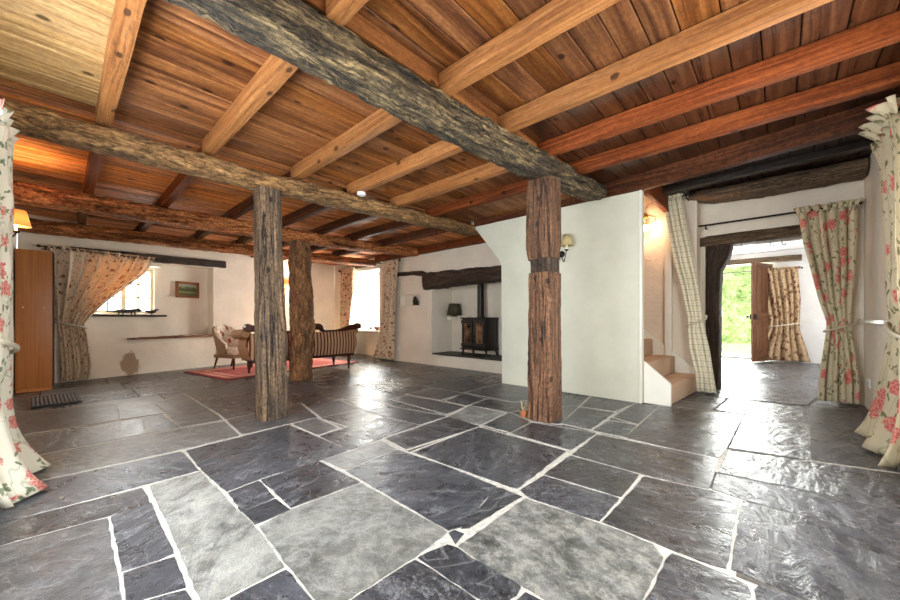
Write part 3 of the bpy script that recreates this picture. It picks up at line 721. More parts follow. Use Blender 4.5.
# ------------------------------------------------------------------ walls as height fields with recesses and openings
def wall(name, p0, e, nrm, L, H, mat, cells=(), thick=.32, step=.14, amp=.010, seed=1, z0=-.02, freq=1.6):
    p0 = V((*p0, 0)); e = V((*e, 0)).normalized(); nrm = V((*nrm, 0)).normalized()
    def lines(m, edges):
        s = sorted({round(x, 4) for x in edges if -1e-6 <= x <= m+1e-6} | {0.0, round(m, 4)}); out = []
        for a, c in zip(s, s[1:]):
            k = max(1, round((c-a)/step)); out += [a+(c-a)*i/k for i in range(k)]
        return out+[s[-1]]
    U = lines(L, [x for c in cells for x in c[:2]]); Z = lines(H, [x-z0 for c in cells for x in c[2:4]])
    def depth(u, z):
        d = 0.0
        for u0, u1, a, c, dd in cells:
            if u0-1e-6 <= u <= u1+1e-6 and a-1e-6 <= z+z0 <= c+1e-6: d = dd
        return d
    bm = NBM(); cache = {}; edgeu = {round(x, 3) for c in cells for x in c[:2]}; edgez = {round(x-z0, 3) for c in cells for x in c[2:4]}
    def vert(i, j, d):
        d_ = thick if d is None else d; k = (i, j, round(d_, 4))
        if k not in cache:
            u, z = U[i], Z[j]; q = V((u*freq+seed*9.1, z*freq, seed*3.3+d_))
            a = amp*(noise.noise(q)*1.4+noise.noise(q*2.7)*.7)
            p = p0+e*u+V((0,0,z+z0))-nrm*d_
            if d is not None: p = p+nrm*a
            wob = amp*.7
            if 0 < i < len(U)-1 and round(u, 3) in edgeu: p = p+e*noise.noise(q*2.2+V((5,1,2)))*wob
            if 0 < j < len(Z)-1 and round(z, 3) in edgez: p = p+UP*noise.noise(q*2.2+V((1,7,2)))*wob
            cache[k] = bm.verts.new(p)
        return cache[k]
    D = [[depth((U[i]+U[i+1])/2, (Z[j]+Z[j+1])/2) for j in range(len(Z)-1)] for i in range(len(U)-1)]
    def mk(vs):
        if len(set(vs)) == 4:
            try: bm.faces.new(vs)
            except ValueError: pass
    for i in range(len(U)-1):
        for j in range(len(Z)-1):
            d = D[i][j]
            if d is not None: mk((vert(i, j, d), vert(i+1, j, d), vert(i+1, j+1, d), vert(i, j+1, d)))
            if i+1 < len(U)-1 and D[i+1][j] != d: mk((vert(i+1, j, d), vert(i+1, j, D[i+1][j]), vert(i+1, j+1, D[i+1][j]), vert(i+1, j+1, d)))
            if j+1 < len(Z)-1 and D[i][j+1] != d: mk((vert(i, j+1, d), vert(i, j+1, D[i][j+1]), vert(i+1, j+1, D[i][j+1]), vert(i+1, j+1, d)))
    o = obj(name, bm, mat, smooth=True, angle=50)
    # a backing skin gives the wall its thickness
    return tag(o, kind='structure')
FE = V((5.92, 1.42, 0)).normalized(); FN = V((FE.y, -FE.x, 0)); FP = V((-.42, 8.28, 0)); FL = V((5.92, 1.42, 0)).length
def fw(a, z, off=0.0): return FP+FE*a+UP*z+FN*off      # a point on the far wall
wall('wall_left', (-.42, -.72), (0, 1), (1, 0), 9.05, 2.75, M['plaster'], [(1.55, 3.85, .55, 2.1, None)], seed=1)
wall('wall_far', FP[:2], FE[:2], FN[:2], FL, 2.75, M['plaster_far'], [(.80, 1.80, 1.06, 1.99, .22), (1.80, 2.72, .65, 2.08, .22), (1.43, 1.80, .65, 1.06, .22), (.86, 1.76, 1.10, 1.95, None)], thick=.36, seed=2, step=.10, amp=.014)
wall('wall_fireplace', (5.5, 9.75), (0, -1), (-1, 0), 6.75, 2.75, M['plaster'],
     [(9.75-8.95, 9.75-7.5, -.02, 2.28, .34), (9.75-8.88, 9.75-7.57, .70, 2.24, None), (9.75-5.6, 9.75-3.2, .235, 1.74, .65), (9.75-6.66, 9.75-5.98, 1.31, 1.57, .13), (9.75-5.6, 9.75-5.0, .98, 1.05, .50), (9.75-5.6, 9.75-5.0, .235, .98, .65)], thick=.46, seed=3, step=.12, amp=.012)
wall('wall_right', (6.75, -.72), (-1, 0), (0, 1), 7.2, 2.85, M['plaster'], [(6.75-3.2, 6.75-1.1, .6, 2.15, None)], seed=4, amp=.007)
wall('wall_stair', (6.05, 3.72), (0, -1), (-1, 0), 2.84, 3.45, M['plaster_rough'], seed=5, step=.09, amp=.012, freq=3.2)
b = NBM(); add_box(b, (6.052, .86, -.02), (6.40, .885, 2.85)); add_box(b, (4.72, 3.10, -.02), (5.56, 3.16, 1.90)); add_box(b, (4.70, 3.70, 2.50), (6.2, 3.78, 3.45)); add_box(b, (4.745, 3.02, 2.16), (6.04, 3.80, 2.19), rot=Matrix.Rotation(math.atan2(.62, .53), 3, 'X')); add_box(b, (4.66, 1.22, 2.55), (4.74, 3.75, 3.45)); add_box(b, (4.66, 1.17, 2.80), (6.2, 1.22, 3.45)); add_box(b, (4.6, 1.15, 3.42), (6.3, 3.8, 3.5))
tag(obj('wall_stairwell', b, M['plaster'], smooth=False), kind='structure')
wall('wall_doorway', (6.35, .90), (0, -1), (-1, 0), 1.64, 2.85, M['plaster'], [(.10, 1.42, -.02, 2.20, None)], thick=.34, seed=6, amp=.006)
wall('wall_hall_side', (6.69, 2.1), (0, -1), (1, 0), 3.75, 2.75, M['whitewash'], [(1.30, 2.62, -.02, 2.20, None)], thick=.0, seed=9, amp=.004)
wall('wall_hall_far', (11.6, 2.1), (0, -1), (-1, 0), 3.75, 2.75, M['whitewash'], [(2.1-1.36, 2.1-.12, -.02, 2.36, None)], thick=.30, seed=7, amp=.012, freq=3)
wall('wall_hall_left', (6.69, 2.08), (1, 0), (0, -1), 4.95, 2.75, M['whitewash'], seed=8)
wall('wall_hall_right', (11.62, -1.62), (-1, 0), (0, 1), 4.95, 2.75, M['whitewash'], [(1.4, 3.2, .9, 2.0, None)], seed=10)  # opening for the added, unseen hall window
b = NBM(); add_box(b, (6.60, -1.75, 2.62), (11.95, 2.25, 2.70)); tag(obj('ceiling_hall', b, M['whitewash'], smooth=False), kind='structure')
# stair partition: flush painted board with a raking cut under the upper flight
b = NBM(); prof = [(1.20, 0), (3.19, 0), (3.19, 1.875), (3.72, 2.495), (3.72, 2.53), (1.20, 2.53)]
va = [b.verts.new((4.66, y, z)) for y, z in prof]; vb = [b.verts.new((4.74, y, z)) for y, z in prof]
b.faces.new(va); b.faces.new(vb[::-1])
for i in range(len(prof)): j = (i+1) % len(prof); b.faces.new((va[i], va[j], vb[j], vb[i]))
bmesh.ops.bevel(b, geom=list(b.edges), offset=.006, segments=2, affect='EDGES')
tag(obj('wall_partition', b, M['partition'], angle=30), kind='structure')
b = NBM(); add_box(b, (4.652, 1.203, 0), (4.745, 1.23, 2.53), .004); tag(obj('trim_1', b, M['white_paint']), kind='structure')
b = NBM(); add_box(b, (5.97, 1.15, .40), (6.05, 1.24, 2.75), .008); tag(obj('trim_2', b, M['white_paint']), kind='structure')
b = NBM(); add_box(b, (4.76, 1.165, 2.53), (6.04, 1.235, 2.80), .006); tag(obj('trim_3', b, M['joist_red']), kind='structure')
# hall doorway and outside
b = NBM(); add_box(b, (11.6, -6, -.10), (13.4, 8, -.02)); tag(obj('path_paving', b, M['paving'], smooth=False), kind='structure')
b = NBM()
bmesh.ops.create_grid(b, x_segments=60, y_segments=60, size=1); bmesh.ops.scale(b, vec=(14, 20, 1), verts=b.verts); bmesh.ops.translate(b, vec=(27.3, 1, -.04), verts=b.verts)
for v in b.verts: v.co.z += noise.noise(v.co*.6)*.05
tag(obj('lawn', b, M['grass']), kind='structure')
rh = random.Random(3); b = NBM()
bmesh.ops.create_grid(b, x_segments=10, y_segments=10, size=1)
bmesh.ops.delete(b, geom=list(b.verts), context='VERTS')
def leafq(p, s, rh):
    a = V((rh.gauss(0,1), rh.gauss(0,1), rh.gauss(0,1))).normalized(); c = a.orthogonal().normalized()
    w = a.cross(c)*s*.45; l = c*s
    b.faces.new([b.verts.new(p-l), b.verts.new(p+w), b.verts.new(p+l), b.verts.new(p-w)])
N1, N2 = 70, 40
grid = []
for i in range(N1):
    row = []
    for j in range(N2):
        y = -5+13*i/(N1-1); z = 7.0*j/(N2-1); p = V((19.5+z*.16, y, z-.05))
        d = noise.noise(p*.8)*.8+noise.noise(p*2.1)*.4
        row.append(b.verts.new(p+V((-d, 0, d*.2))))
    grid.append(row)
for i in range(N1-1):
    for j in range(N2-1): b.faces.new((grid[i][j], grid[i+1][j], grid[i+1][j+1], grid[i][j+1]))
for k in range(9000):
    i = rh.uniform(0, N1-1.01); j = rh.uniform(0, N2-1.01); p = grid[int(i)][int(j)].co.lerp(grid[int(i)+1][int(j)+1].co, rh.random())
    leafq(p+V((-rh.uniform(0, .35), rh.uniform(-.1,.1), rh.uniform(-.1,.1))), rh.uniform(.06, .16), rh)
tag(obj('hedge', b, M['hedge'], smooth=False, recalc=False), 'tall bright green leafy bank beyond the open front door', 'hedge', kind='thing')

# ------------------------------------------------------------------ windows
def window(name, P, e, n, w, h, cols, rows, mullions=(), fr=.05, dp=.05, mu=.03, mat='cream_paint'):
    """P = lower corner, e = along, n = into the room"""
    root = bpy.data.objects.new(name, None); C.objects.link(root); tag(root, kind='structure')
    ang = math.atan2(e.y, e.x); root.location = P; root.rotation_euler = (0, 0, ang)
    b = NBM()
    for lo, hi in (((0,0),(fr,h)), ((w-fr,0),(w,h)), ((fr,0),(w-fr,fr)), ((fr,h-fr),(w-fr,h))): add_box(b, (lo[0], -dp/2, lo[1]), (hi[0], dp/2, hi[1]), .005)
    xs = [fr]+list(mullions)+[w-fr]
    for m_ in mullions: add_box(b, (m_-fr*.7, -dp/2, fr), (m_+fr*.7, dp/2, h-fr), .005)
    edges = [fr]+[x for m_ in mullions for x in (m_-fr*.7, m_+fr*.7)]+[w-fr]
    for a, c in zip(edges[::2], edges[1::2]):
        for k in range(1, cols): x = a+(c-a)*k/cols; add_box(b, (x-mu/2, -dp*.35, fr), (x+mu/2, dp*.35, h-fr), .003)
        for k in range(1, rows): z = fr+(h-2*fr)*k/rows; add_box(b, (a, -dp*.3, z-mu/2), (c, dp*.3, z+mu/2), .003)
    obj('window_frame', b, M[mat], root)
    for a, c in zip(edges[::2], edges[1::2]):
        b = NBM(); add_box(b, (a, -.002, fr), (c, .002, h-fr)); obj('pane', b, M['glass'], root, smooth=False)
    return root
window('window_1', fw(.86, 1.10, -.29), FE, FN, .90, .85, 2, 3, (.45,))
window('window_2', V((5.90, 8.88, .70)), V((0,-1,0)), V((-1,0,0)), 1.31, 1.54, 1, 2, (.66,), mat='white_paint')
window('window_3', V((-.62, .83, .55)), V((0,1,0)), V((1,0,0)), 2.30, 1.55, 2, 3, (.77, 1.53))
window('window_4', V((3.2, -.92, .6)), V((-1,0,0)), V((0,1,0)), 2.10, 1.55, 2, 3, (.7, 1.4))
window('added_hall_window', V((10.22, -1.82, .9)), V((-1,0,0)), V((0,1,0)), 1.8, 1.1, 2, 2, (.6, 1.2), mat='white_paint')  # unseen window added to brighten the hall
b = NBM(); add_box(b, (5.44, 7.53, .665), (6.05, 8.92, .70), .008); tag(obj('trim_4', b, M['white_paint']), kind='structure')     # deep sill of the side window
r = Matrix.Rotation(math.atan2(FE.y, FE.x), 3, 'Z')
b = NBM(); L = 1.06; add_box(b, (-L/2, -.17, -.018), (L/2, .17, .018), .006); o = obj('trim_5', b, M['oak_dark']); o.location = fw(.79+L/2, 1.06, -.10); o.rotation_euler = (0,0,math.atan2(FE.y, FE.x)); tag(o, kind='structure')
b = NBM(); L = 1.46; add_box(b, (-L/2, -.15, -.017), (L/2, .15, .017), .006); o = obj('ledge_board', b, M['ledgewood']); o.location = fw(1.27+L/2, .645, -.09); o.rotation_euler = (0,0,math.atan2(FE.y, FE.x))
tag(o, 'long thin wooden ledge below the small landscape picture', 'shelf', kind='thing')

# ------------------------------------------------------------------ posts, beams, joists
def timber(name, label, cat, st, mat, group=None, **k):
    o = obj(name, timber_bm(st, **k), M[mat], angle=45)
    return tag(o, label, cat, group, 'thing')
GB = 'heavy main beams under the ceiling'; GP = 'old timber posts holding up the beams'
timber('ceiling_beam', 'grey weathered main beam nearest the camera, resting on the post by the white partition', 'beam',
       [((-.42, 1.86, 2.475), .25, .21), ((.6, 1.85, 2.475), .26, .21), ((1.9, 1.82, 2.48), .25, .21), ((3.0, 1.755, 2.485), .26, .22), ((3.7, 1.71, 2.505), .25, .20), ((4.50, 1.665, 2.545), .22, .16)], 'beam_grey', GB, seed=1, amp=.017, n=44, sq=4.5, step=.025, freq=6)
timber('ceiling_beam', 'golden brown rough beam resting on the square grey post', 'beam',
       [((-.42, 3.88, 2.385), .25, .17), ((1.5, 3.85, 2.385), .26, .17), ((3.0, 3.82, 2.43), .25, .16), ((4.70, 3.82, 2.485), .22, .14)], 'beam_tan', GB, seed=2, amp=.018, n=40, sq=3.6, step=.028, freq=7)
timber('ceiling_beam', 'rough brown beam resting on the rounded brown post', 'beam',
       [((-.42, 6.06, 2.36), .30, .21), ((1.2, 6.03, 2.375), .30, .20), ((2.8, 6.0, 2.39), .28, .20), ((4.3, 6.0, 2.43), .26, .19), ((5.42, 6.0, 2.49), .24, .16)], 'beam_red', GB, seed=3, amp=.018, n=36, sq=3.6, step=.032, freq=7)
timber('ceiling_beam', 'reddish brown beam nearest the wall with the small window', 'beam',
       [((-.40, 7.92, 2.34), .25, .19), ((1.5, 7.80, 2.355), .25, .19), ((3.4, 7.72, 2.38), .24, .19), ((5.45, 7.66, 2.42), .22, .16)], 'beam_red', GB, seed=4, amp=.015, n=32, sq=3.6, step=.04, freq=7)
YU = V((0,1,0))
timber('timber_post', 'square weathered grey post with black cracks under the golden brown beam', 'post',
       [((1.465, 3.825, -.004), .262, .25), ((1.46, 3.825, .5), .255, .245), ((1.45, 3.825, 1.25), .248, .24), ((1.435, 3.825, 1.65), .222, .235), ((1.425, 3.83, 2.30), .215, .23)], 'post_grey', GP, seed=5, amp=.008, n=28, sq=6, step=.05, up=YU)
timber('timber_post', 'rounded wavy golden brown post standing before the striped settee', 'post',
       [((2.755, 5.93, -.006), .35, .35), ((2.75, 5.93, .35), .33, .34), ((2.775, 5.93, .8), .37, .36), ((2.75, 5.93, 1.3), .36, .35), ((2.73, 5.93, 1.8), .33, .33), ((2.74, 5.93, 2.29), .31, .31)], 'post_tan', GP, seed=6, amp=.022, n=28, sq=2.7, step=.05, up=YU, freq=4)
pr = thing('timber_post', 'brown notched post with a dark repair block near the white partition', 'post', (3.31, 1.745, 0), 0, GP)
obj('lower_shaft', timber_bm([((0, .002, -.004), .275, .265), ((0, 0, .5), .262, .262), ((0, 0, 1.25), .252, .25), ((0, 0, 1.46), .25, .25)], seed=7, amp=.007, n=28, sq=9, step=.05, up=YU), M['post_brown'], pr, angle=45)
q = obj('repair_block', timber_bm([((0, 0, 1.455), .225, .225), ((0, 0, 1.60), .225, .225)], seed=8, amp=.003, n=24, sq=14, step=.05, up=YU), M['oak_dark'], pr); q['label'] = 'dark repair block let into the post'
b = NBM(); add_lathe(b, [(.014, 0), (.016, .006), (0.0, .008)], 12, (-.112, -.02, 1.53), axis=Matrix.Rotation(-PI/2, 3, 'Y')); qq = obj('bolt', b, M['iron'], q)
obj('upper_shaft', timber_bm([((0, .008, 1.595), .245, .25), ((0, .012, 1.66), .25, .262), ((0, .015, 1.72), .262, .285), ((0, .012, 2.0), .262, .28), ((0, .01, 2.385), .25, .265)], seed=9, amp=.007, n=28, sq=9, step=.05, up=YU), M['post_brown'], pr, angle=45)
ORD = ['first', 'second', 'third', 'fourth', 'fifth', 'sixth', 'seventh', 'eighth']
def joists(xs, y0, y1, zb, w, h, mats, where, group, seed, y0s=None, start=0):
    for i, x in enumerate(xs):
        ya, yb = y0, y1(x) if callable(y1) else y1
        m_ = mats[i] if isinstance(mats, (list, tuple)) else mats
        timber('ceiling_joist', '%s joist from the left wall, %s' % (ORD[i+start], where), 'joist',
               [((x, ya, zb+h/2), w, h), ((x+random.uniform(-.008, .008), yb, zb+h/2), w, h)], m_, group, seed=seed+i, amp=.0035, n=20, sq=14, step=.12, freq=3)
joists([.99, 1.83, 2.54, 3.18, 3.80], -.72, 1.74, 2.57, .10, .135, ['joist', 'joist', 'joist', 'joist_red', 'joist_red'], 'on the near side of the grey beam', 'joists over the near bay', 20)
timber('ceiling_joist', 'dark red-brown trimmer joist along the top of the white partition', 'joist', [((4.36, -.72, 2.62), .11, .19), ((4.67, 1.2, 2.625), .11, .19), ((4.70, 1.6, 2.625), .10, .19), ((4.70, 3.74, 2.59), .10, .13)], 'joist_dark', None, seed=27, amp=.004, n=20, sq=14, step=.1, freq=3)
LX = [.235, .925, 1.715, 2.395, 3.055, 3.71]
joists(LX, 1.93, 3.86, 2.495, .09, .13, ['joist', 'joist', 'joist', 'joist', 'joist', 'joist_red'], 'between the grey beam and the golden brown beam', 'joists over the middle bay', 30)
joists(LX+[4.4], 3.90, 6.02, 2.465, .085, .13, ['joist_red', 'joist_red', 'joist_dark', 'joist_dark', 'joist_dark', 'joist_dark', 'joist_dark'], 'behind the golden brown beam', 'joists over the bay behind the square post', 40)
joists(LX+[4.4], 6.04, 7.80, 2.455, .085, .13, 'beam_brown', "behind the rounded post's beam", 'joists over the bay behind the rounded post', 50)
joists(LX+[4.4], 7.90, lambda x: 8.28+.24*(x+.42)-.02, 2.44, .085, .13, 'beam_brown', 'resting on the small window\'s wall', 'joists over the window wall', 60)
timber('wall_plate', 'reddish brown timber along the top of the fireplace wall', 'beam', [((5.40, 3.80, 2.50), .12, .12), ((5.42, 7.5, 2.50), .12, .12)], 'joist_red', None, seed=70, amp=.005, n=20, sq=12, step=.1)
for i, (x, zb, lb) in enumerate(((5.02, 2.70, 'black joist beside the trimmer over the passage to the hall'), (5.55, 2.70, 'black joist next to the wide lintel over the passage to the hall'))):
    timber('ceiling_joist', lb, 'joist', [((x-.12, -.72, zb+.05), .11, .10), ((x+.02, 1.17, zb+.05), .11, .10)], 'joist_black', 'black joists over the passage', seed=72+i, amp=.005, n=20, sq=14, step=.1)
timber('wall_lintel', 'wide grey-brown hewn lintel above the curtain rod of the hall doorway', 'lintel', [((6.10, -.70, 2.68), .40, .17), ((6.10, .2, 2.675), .40, .18), ((6.10, .7, 2.69), .38, .15), ((6.12, .93, 2.72), .32, .08)], 'oak_mid', None, seed=75, amp=.016, n=28, sq=4, step=.05)
timber('door_lintel', 'brown timber lintel over the doorway into the hall', 'lintel', [((6.50, .86, 2.12), .34, .15), ((6.50, .2, 2.125), .34, .155), ((6.50, -.54, 2.13), .34, .15)], 'oak_mid', None, seed=76, amp=.008, n=24, sq=8, step=.06)
pj = obj('door_post', timber_bm([((6.50, .715, -.003), .33, .17), ((6.50, .715, 1.3), .33, .17), ((6.50, .705, 1.7), .33, .19), ((6.50, .66, 1.9), .33, .27), ((6.50, .645, 2.05), .33, .30)], seed=77, amp=.010, n=28, sq=6, step=.05, up=V((0,1,0))), M['oak_dark'], angle=45)
tag(pj, 'dark curved-headed door post at the hall doorway', 'post', None, 'thing')
timber('window_lintel', 'dark plank lintel over the small window and picture recess', 'lintel', [((*fw(.55, 2.09, .0)[:2], 2.09), .16, .15), ((*fw(2.94, 2.19, .0)[:2], 2.19), .16, .15)], 'oak_dark', None, seed=78, amp=.006, n=20, sq=10, step=.08)
timber('fireplace_lintel', 'massive dark oak lintel above the wood stove', 'lintel', [((5.56, 5.78, 1.83), .34, .38), ((5.56, 4.9, 1.85), .34, .32), ((5.56, 4.0, 1.84), .34, .29), ((5.56, 3.1, 1.83), .34, .28)], 'oak_dark', None, seed=79, amp=.018, n=28, sq=5, step=.05)
timber('wall_timber', 'thin dark curved timber in the wall beside the stove lintel', 'lintel', [((5.51, 6.85, 2.07), .10, .10), ((5.51, 6.2, 2.05), .10, .10), ((5.51, 5.9, 2.02), .10, .12), ((5.51, 5.74, 1.95), .10, .14)], 'oak_dark', None, seed=80, amp=.008, n=18, sq=4, step=.05)
timber('window_timber', 'pale rough timber over the curtained side window', 'lintel', [((5.44, 9.25, 2.38), .12, .08), ((5.44, 6.65, 2.42), .12, .09)], 'oak_mid', None, seed=81, amp=.012, n=18, sq=4, step=.06)
timber('hall_lintel', 'brown timber over the open front door in the hall', 'lintel', [((11.62, 1.5, 2.43), .30, .14), ((11.62, -.37, 2.42), .30, .13)], 'oak_mid', None, seed=82, amp=.006, n=20, sq=10, step=.08)
# ------------------------------------------------------------------ curtains
def cloth(name, mat, parent, rows, P, e, n, folds, fabric, seed=0, nt=46, per=10, thick=.003, hang=0.0, pud=0.0):
    """gathered cloth; rows = (z, a0, a1, fold depth); P + e*a + n*offset"""
    zs = sorted(r[0] for r in rows); z0, z1 = zs[0], zs[-1]; ns = folds*per; rr = random.Random(seed)
    ph = [rr.uniform(0, 6.28) for _ in range(4)]
    bm = NBM(); uv = uvl(bm); g = []
    for j in range(nt+1):
        z = lerp(z1, z0, j/nt); a0, a1, am = sample(rows, z); row = []
        for i in range(ns+1):
            s = i/ns
            sw = s+.018*math.sin(2*PI*folds*.37*s+ph[0])*(1-abs(2*s-1))
            w1 = math.sin(2*PI*folds*s+ph[1]+.9*math.sin(z*1.7+ph[2])*.5)
            w2 = math.sin(2*PI*folds*.53*s+ph[3]+z*.8)
            lz = noise.noise(V((s*folds*1.3, z*3.5, seed*3.7)))
            off = am*(.75*w1+.45*w2)+am*.5*lz+hang
            if pud and z < z0+.45: off += pud*(1-(z-z0)/.45)**2.2*(1+.2*w2)
            p = V(P)+e*(lerp(a0, a1, sw)+am*.25*math.cos(2*PI*folds*s+ph[1]))+n*off+UP*(z+ (.012*w1*(j/nt) if j > nt*.8 else 0))
            row.append(bm.verts.new(p))
        g.append(row)
    for j in range(nt):
        for i in range(ns):
            f = bm.faces.new((g[j][i], g[j+1][i], g[j+1][i+1], g[j][i+1]))
            for lp, (a, c) in zip(f.loops, ((i, j), (i, j+1), (i+1, j+1), (i+1, j))):
                lp[uv].uv = (a/ns*fabric, lerp(z1, z0, c/nt)+seed*1.3)
    o = obj(name, bm, mat, parent, angle=80)
    sd = o.modifiers.new('thickness', 'SOLIDIFY'); sd.thickness = thick; sd.offset = 0
    return o
def tieback(parent, P, e, n, z, a0, a1, dep, hook=None, mat='cord', rad=.014, dz=.05):
    c = V(P)+e*((a0+a1)/2)+UP*z; w = abs(a1-a0)/2+.02; pts = []
    for k in range(28):
        t = 2*PI*k/28
        pts.append(c+e*(w*math.cos(t))+n*(dep*math.sin(t))+UP*(dz*math.cos(t)*(1 if hook is None or hook > (a0+a1)/2 else -1)))
    b = NBM(); add_tube(b, pts, rad, 8, closed=True)
    if hook is not None:
        s = c+e*(w*(1 if hook > (a0+a1)/2 else -1))+UP*dz
        add_tube(b, [s, s.lerp(V(P)+e*hook+UP*(z+dz+.05)-n*.05, .5)-UP*.01, V(P)+e*hook+UP*(z+dz+.05)-n*.05], rad*.8, 8)
    return obj('tieback', b, M[mat], parent)
def rel(root, objs):
    pass
def curtain(name, label, mat, rows, P, e, n, folds, fabric, seed, head=.05, frill=.052, tie=None, hook=None, tiecol='cord', hem=None, group='curtains', depth=.11, **k):
    P = V(P); z1 = max(r[0] for r in rows)
    base = P+e*((rows[-1][1]+rows[-1][2])/2)
    root = thing(name, label, 'curtain', base, 0, group)
    Q = P-base
    cloth('panel', mat, root, rows, Q, e, n, folds, fabric, seed, **k)
    if head:
        t0, t1 = rows[0][1:3]; dw = .03*(1 if t1 > t0 else -1)
        cloth('ruffled_heading', mat, root, [(z1+head, t0-dw, t1+dw, frill), (z1, t0-dw*.3, t1+dw*.3, .03), (z1-.02, t0, t1, .034)], Q+n*.01, e, n, folds*2, fabric*1.2, seed+50, nt=8, per=6)
    if tie is not None:
        a0, a1, am = sample(rows, tie); tieback(root, Q, e, n, tie, a0, a1, depth, hook, tiecol)
    return root
def rod(name, label, p, q, r=.010, finials=(True, True), brackets=(), bdir=V((0,0,0)), group='curtain rods'):
    p, q = V(p), V(q); mid = (p+q)/2; root = thing(name, label, 'curtain rod', mid, 0, group)
    b = NBM(); add_tube(b, [p-mid, q-mid], r, 12); obj('pole', b, M['iron'], root)
    d = (q-p).normalized()
    for pt, s, f in ((p, -1, finials[0]), (q, 1, finials[1])):
        if f:
            b = NBM(); add_tube(b, [pt-mid+d*s*t for t in (0, .012, .025, .04, .05)], [r, r*1.9, r*2.3, r*1.7, .002], 12); obj('finial', b, M['iron'], root)
    for t in brackets:
        c = p.lerp(q, t)-mid; b = NBM(); add_tube(b, [c+UP*.012, c-UP*.02, c-UP*.055], .008, 8); add_tube(b, [c-UP*.03, c-UP*.03+bdir], .008, 8); obj('bracket', b, M['iron'], root)
    return root
CU_FAR = [(2.082,.286,1.600,.035),(1.821,.296,1.465,.040),(1.560,.317,1.209,.040),(1.308,.339,.957,.038),(1.064,.349,.770,.034),(.905,.360,.674,.03),(.746,.371,.710,.03),(.505,.381,.734,.032),(.247,.392,.758,.035),(.03,.405,.72,.04)]
curtain('window_curtain', 'brown patterned curtain swept aside over the small window, glowing with daylight', M['floral_t'], CU_FAR, fw(0, 0, .17), FE, FN, 8, 2.0, 1, tie=.905, hook=.36, nt=60)
CU_SL = [(2.351,9.107,8.42,.045),(1.802,9.107,8.472,.04),(1.250,9.107,8.594,.04),(.694,9.107,8.694,.035),(.03,9.054,8.594,.035)]
SP = V((5.38, 0, 0)); EY = V((0,1,0)); NX = V((-1,0,0))
curtain('window_curtain', 'narrow brown patterned curtain on the far side of the white side window', M['floral_b'], CU_SL, SP, EY, NX, 6, 1.3, 2, tie=None)
CU_SR = [(2.350,7.19,6.60,.045),(1.460,7.208,6.703,.05),(.733,7.290,6.740,.05),(.363,7.455,6.778,.05),(.015,7.625,6.816,.06)]
curtain('window_curtain', 'long brown patterned curtain flaring at the hem beside the wall niche', M['floral_b'], CU_SR, SP, EY, NX, 6, 1.3, 3, tie=None)
CU_PL = [(2.700,1.227,1.007,.03),(2.249,1.165,.936,.035),(1.820,1.091,.867,.04),(1.399,.995,.799,.04),(1.014,.925,.765,.035),(.850,.925,.732,.035),(.580,.905,.677,.04),(.245,.835,.634,.04),(.015,.825,.602,.045)]
curtain('door_curtain', 'cream plaid curtain tied back beside the stairs', M['plaid'], CU_PL, V((5.86,0,0)), EY, NX, 4, .85, 4, head=.04, tie=.95, hook=.73, depth=.085)
CU_DO = [(2.312,-.164,-.660,.035),(1.940,-.209,-.655,.04),(1.580,-.278,-.644,.045),(1.224,-.346,-.613,.045),(.965,-.413,-.597,.04),(.812,-.405,-.613,.04),(.518,-.371,-.644,.045),(.283,-.346,-.666,.05),(.02,-.338,-.674,.05)]
curtain('door_curtain', 'cream rose-patterned curtain tied back at the hall doorway', M['floral'], CU_DO, V((6.19,0,0)), EY, NX, 6, 1.3, 5, head=.06, tie=.90, hook=-.67)
CU_HA = [(2.149,.36,-.286,.05),(1.443,.282,-.335,.05),(.977,.210,-.319,.05),(.744,.228,-.319,.05),(.394,.36,-.41,.06),(.03,.46,-.50,.075)]
curtain('door_curtain', 'brown patterned curtain tied back beside the open front door', M['floral_d'], CU_HA, V((11.38,-.02,0)), EY, NX, 6, 1.5, 6, tie=.86, hook=-.42, depth=.13)
CU_FR = [(2.42,4.45,3.85,.05),(2.3,4.38,3.85,.04),(2.1,4.22,3.8,.035),(1.5,4.08,3.75,.035),(1.0,3.98,3.72,.03),(.93,3.97,3.73,.028),(.85,4.0,3.73,.03),(.6,4.2,3.72,.035),(.35,4.45,3.7,.04),(.18,4.6,3.7,.045),(.012,4.72,3.7,.05)]
curtain('window_curtain', 'cream rose-patterned curtain at the window nearest the hall doorway, hem spread on the floor', M['floral'], CU_FR, V((0,-.60,0)), V((1,0,0)), V((0,1,0)), 4, 1.3, 7, head=.09, frill=.11, tie=.93, hook=4.25, depth=.06, pud=.06)
CU_LF = [(2.13,3.66,3.10,.045),(1.7,3.68,3.10,.05),(1.3,3.68,3.12,.05),(.95,3.66,3.15,.05),(.83,3.64,3.16,.045),(.60,3.70,3.12,.05),(.40,3.76,3.05,.055),(.20,3.80,3.0,.06),(.015,3.84,2.95,.05)]
curtain('window_curtain', 'white curtain with pink flowers spilling onto the floor beside the tall cabinet', M['floral_l'], CU_LF, V((-.25,0,0)), EY, V((1,0,0)), 4, 1.5, 8, head=.06, tie=.83, hook=3.0, depth=.075, pud=.13)
rod('curtain_rod', 'black curtain rod over the small window', fw(.20, 2.095, .17), fw(1.66, 2.095, .17), finials=(True, False), brackets=(.03, .97), bdir=-FN*.15)
rod('curtain_rod', 'black curtain rod over the white side window', (5.38, 9.2, 2.35), (5.38, 6.58, 2.37), brackets=(.05, .95), bdir=V((.12,0,0)))
rod('curtain_rod', 'short black rod carrying the plaid curtain', (5.86, 1.245, 2.71), (5.86, .92, 2.71), finials=(False, True), brackets=(.9,), bdir=V((.2,0,0)))
rod('curtain_rod', 'long black curtain rod across the hall doorway', (6.19, .87, 2.325), (6.19, -.69, 2.325), r=.012, finials=(True, False), brackets=(.06, .97), bdir=V((.15,0,0)))
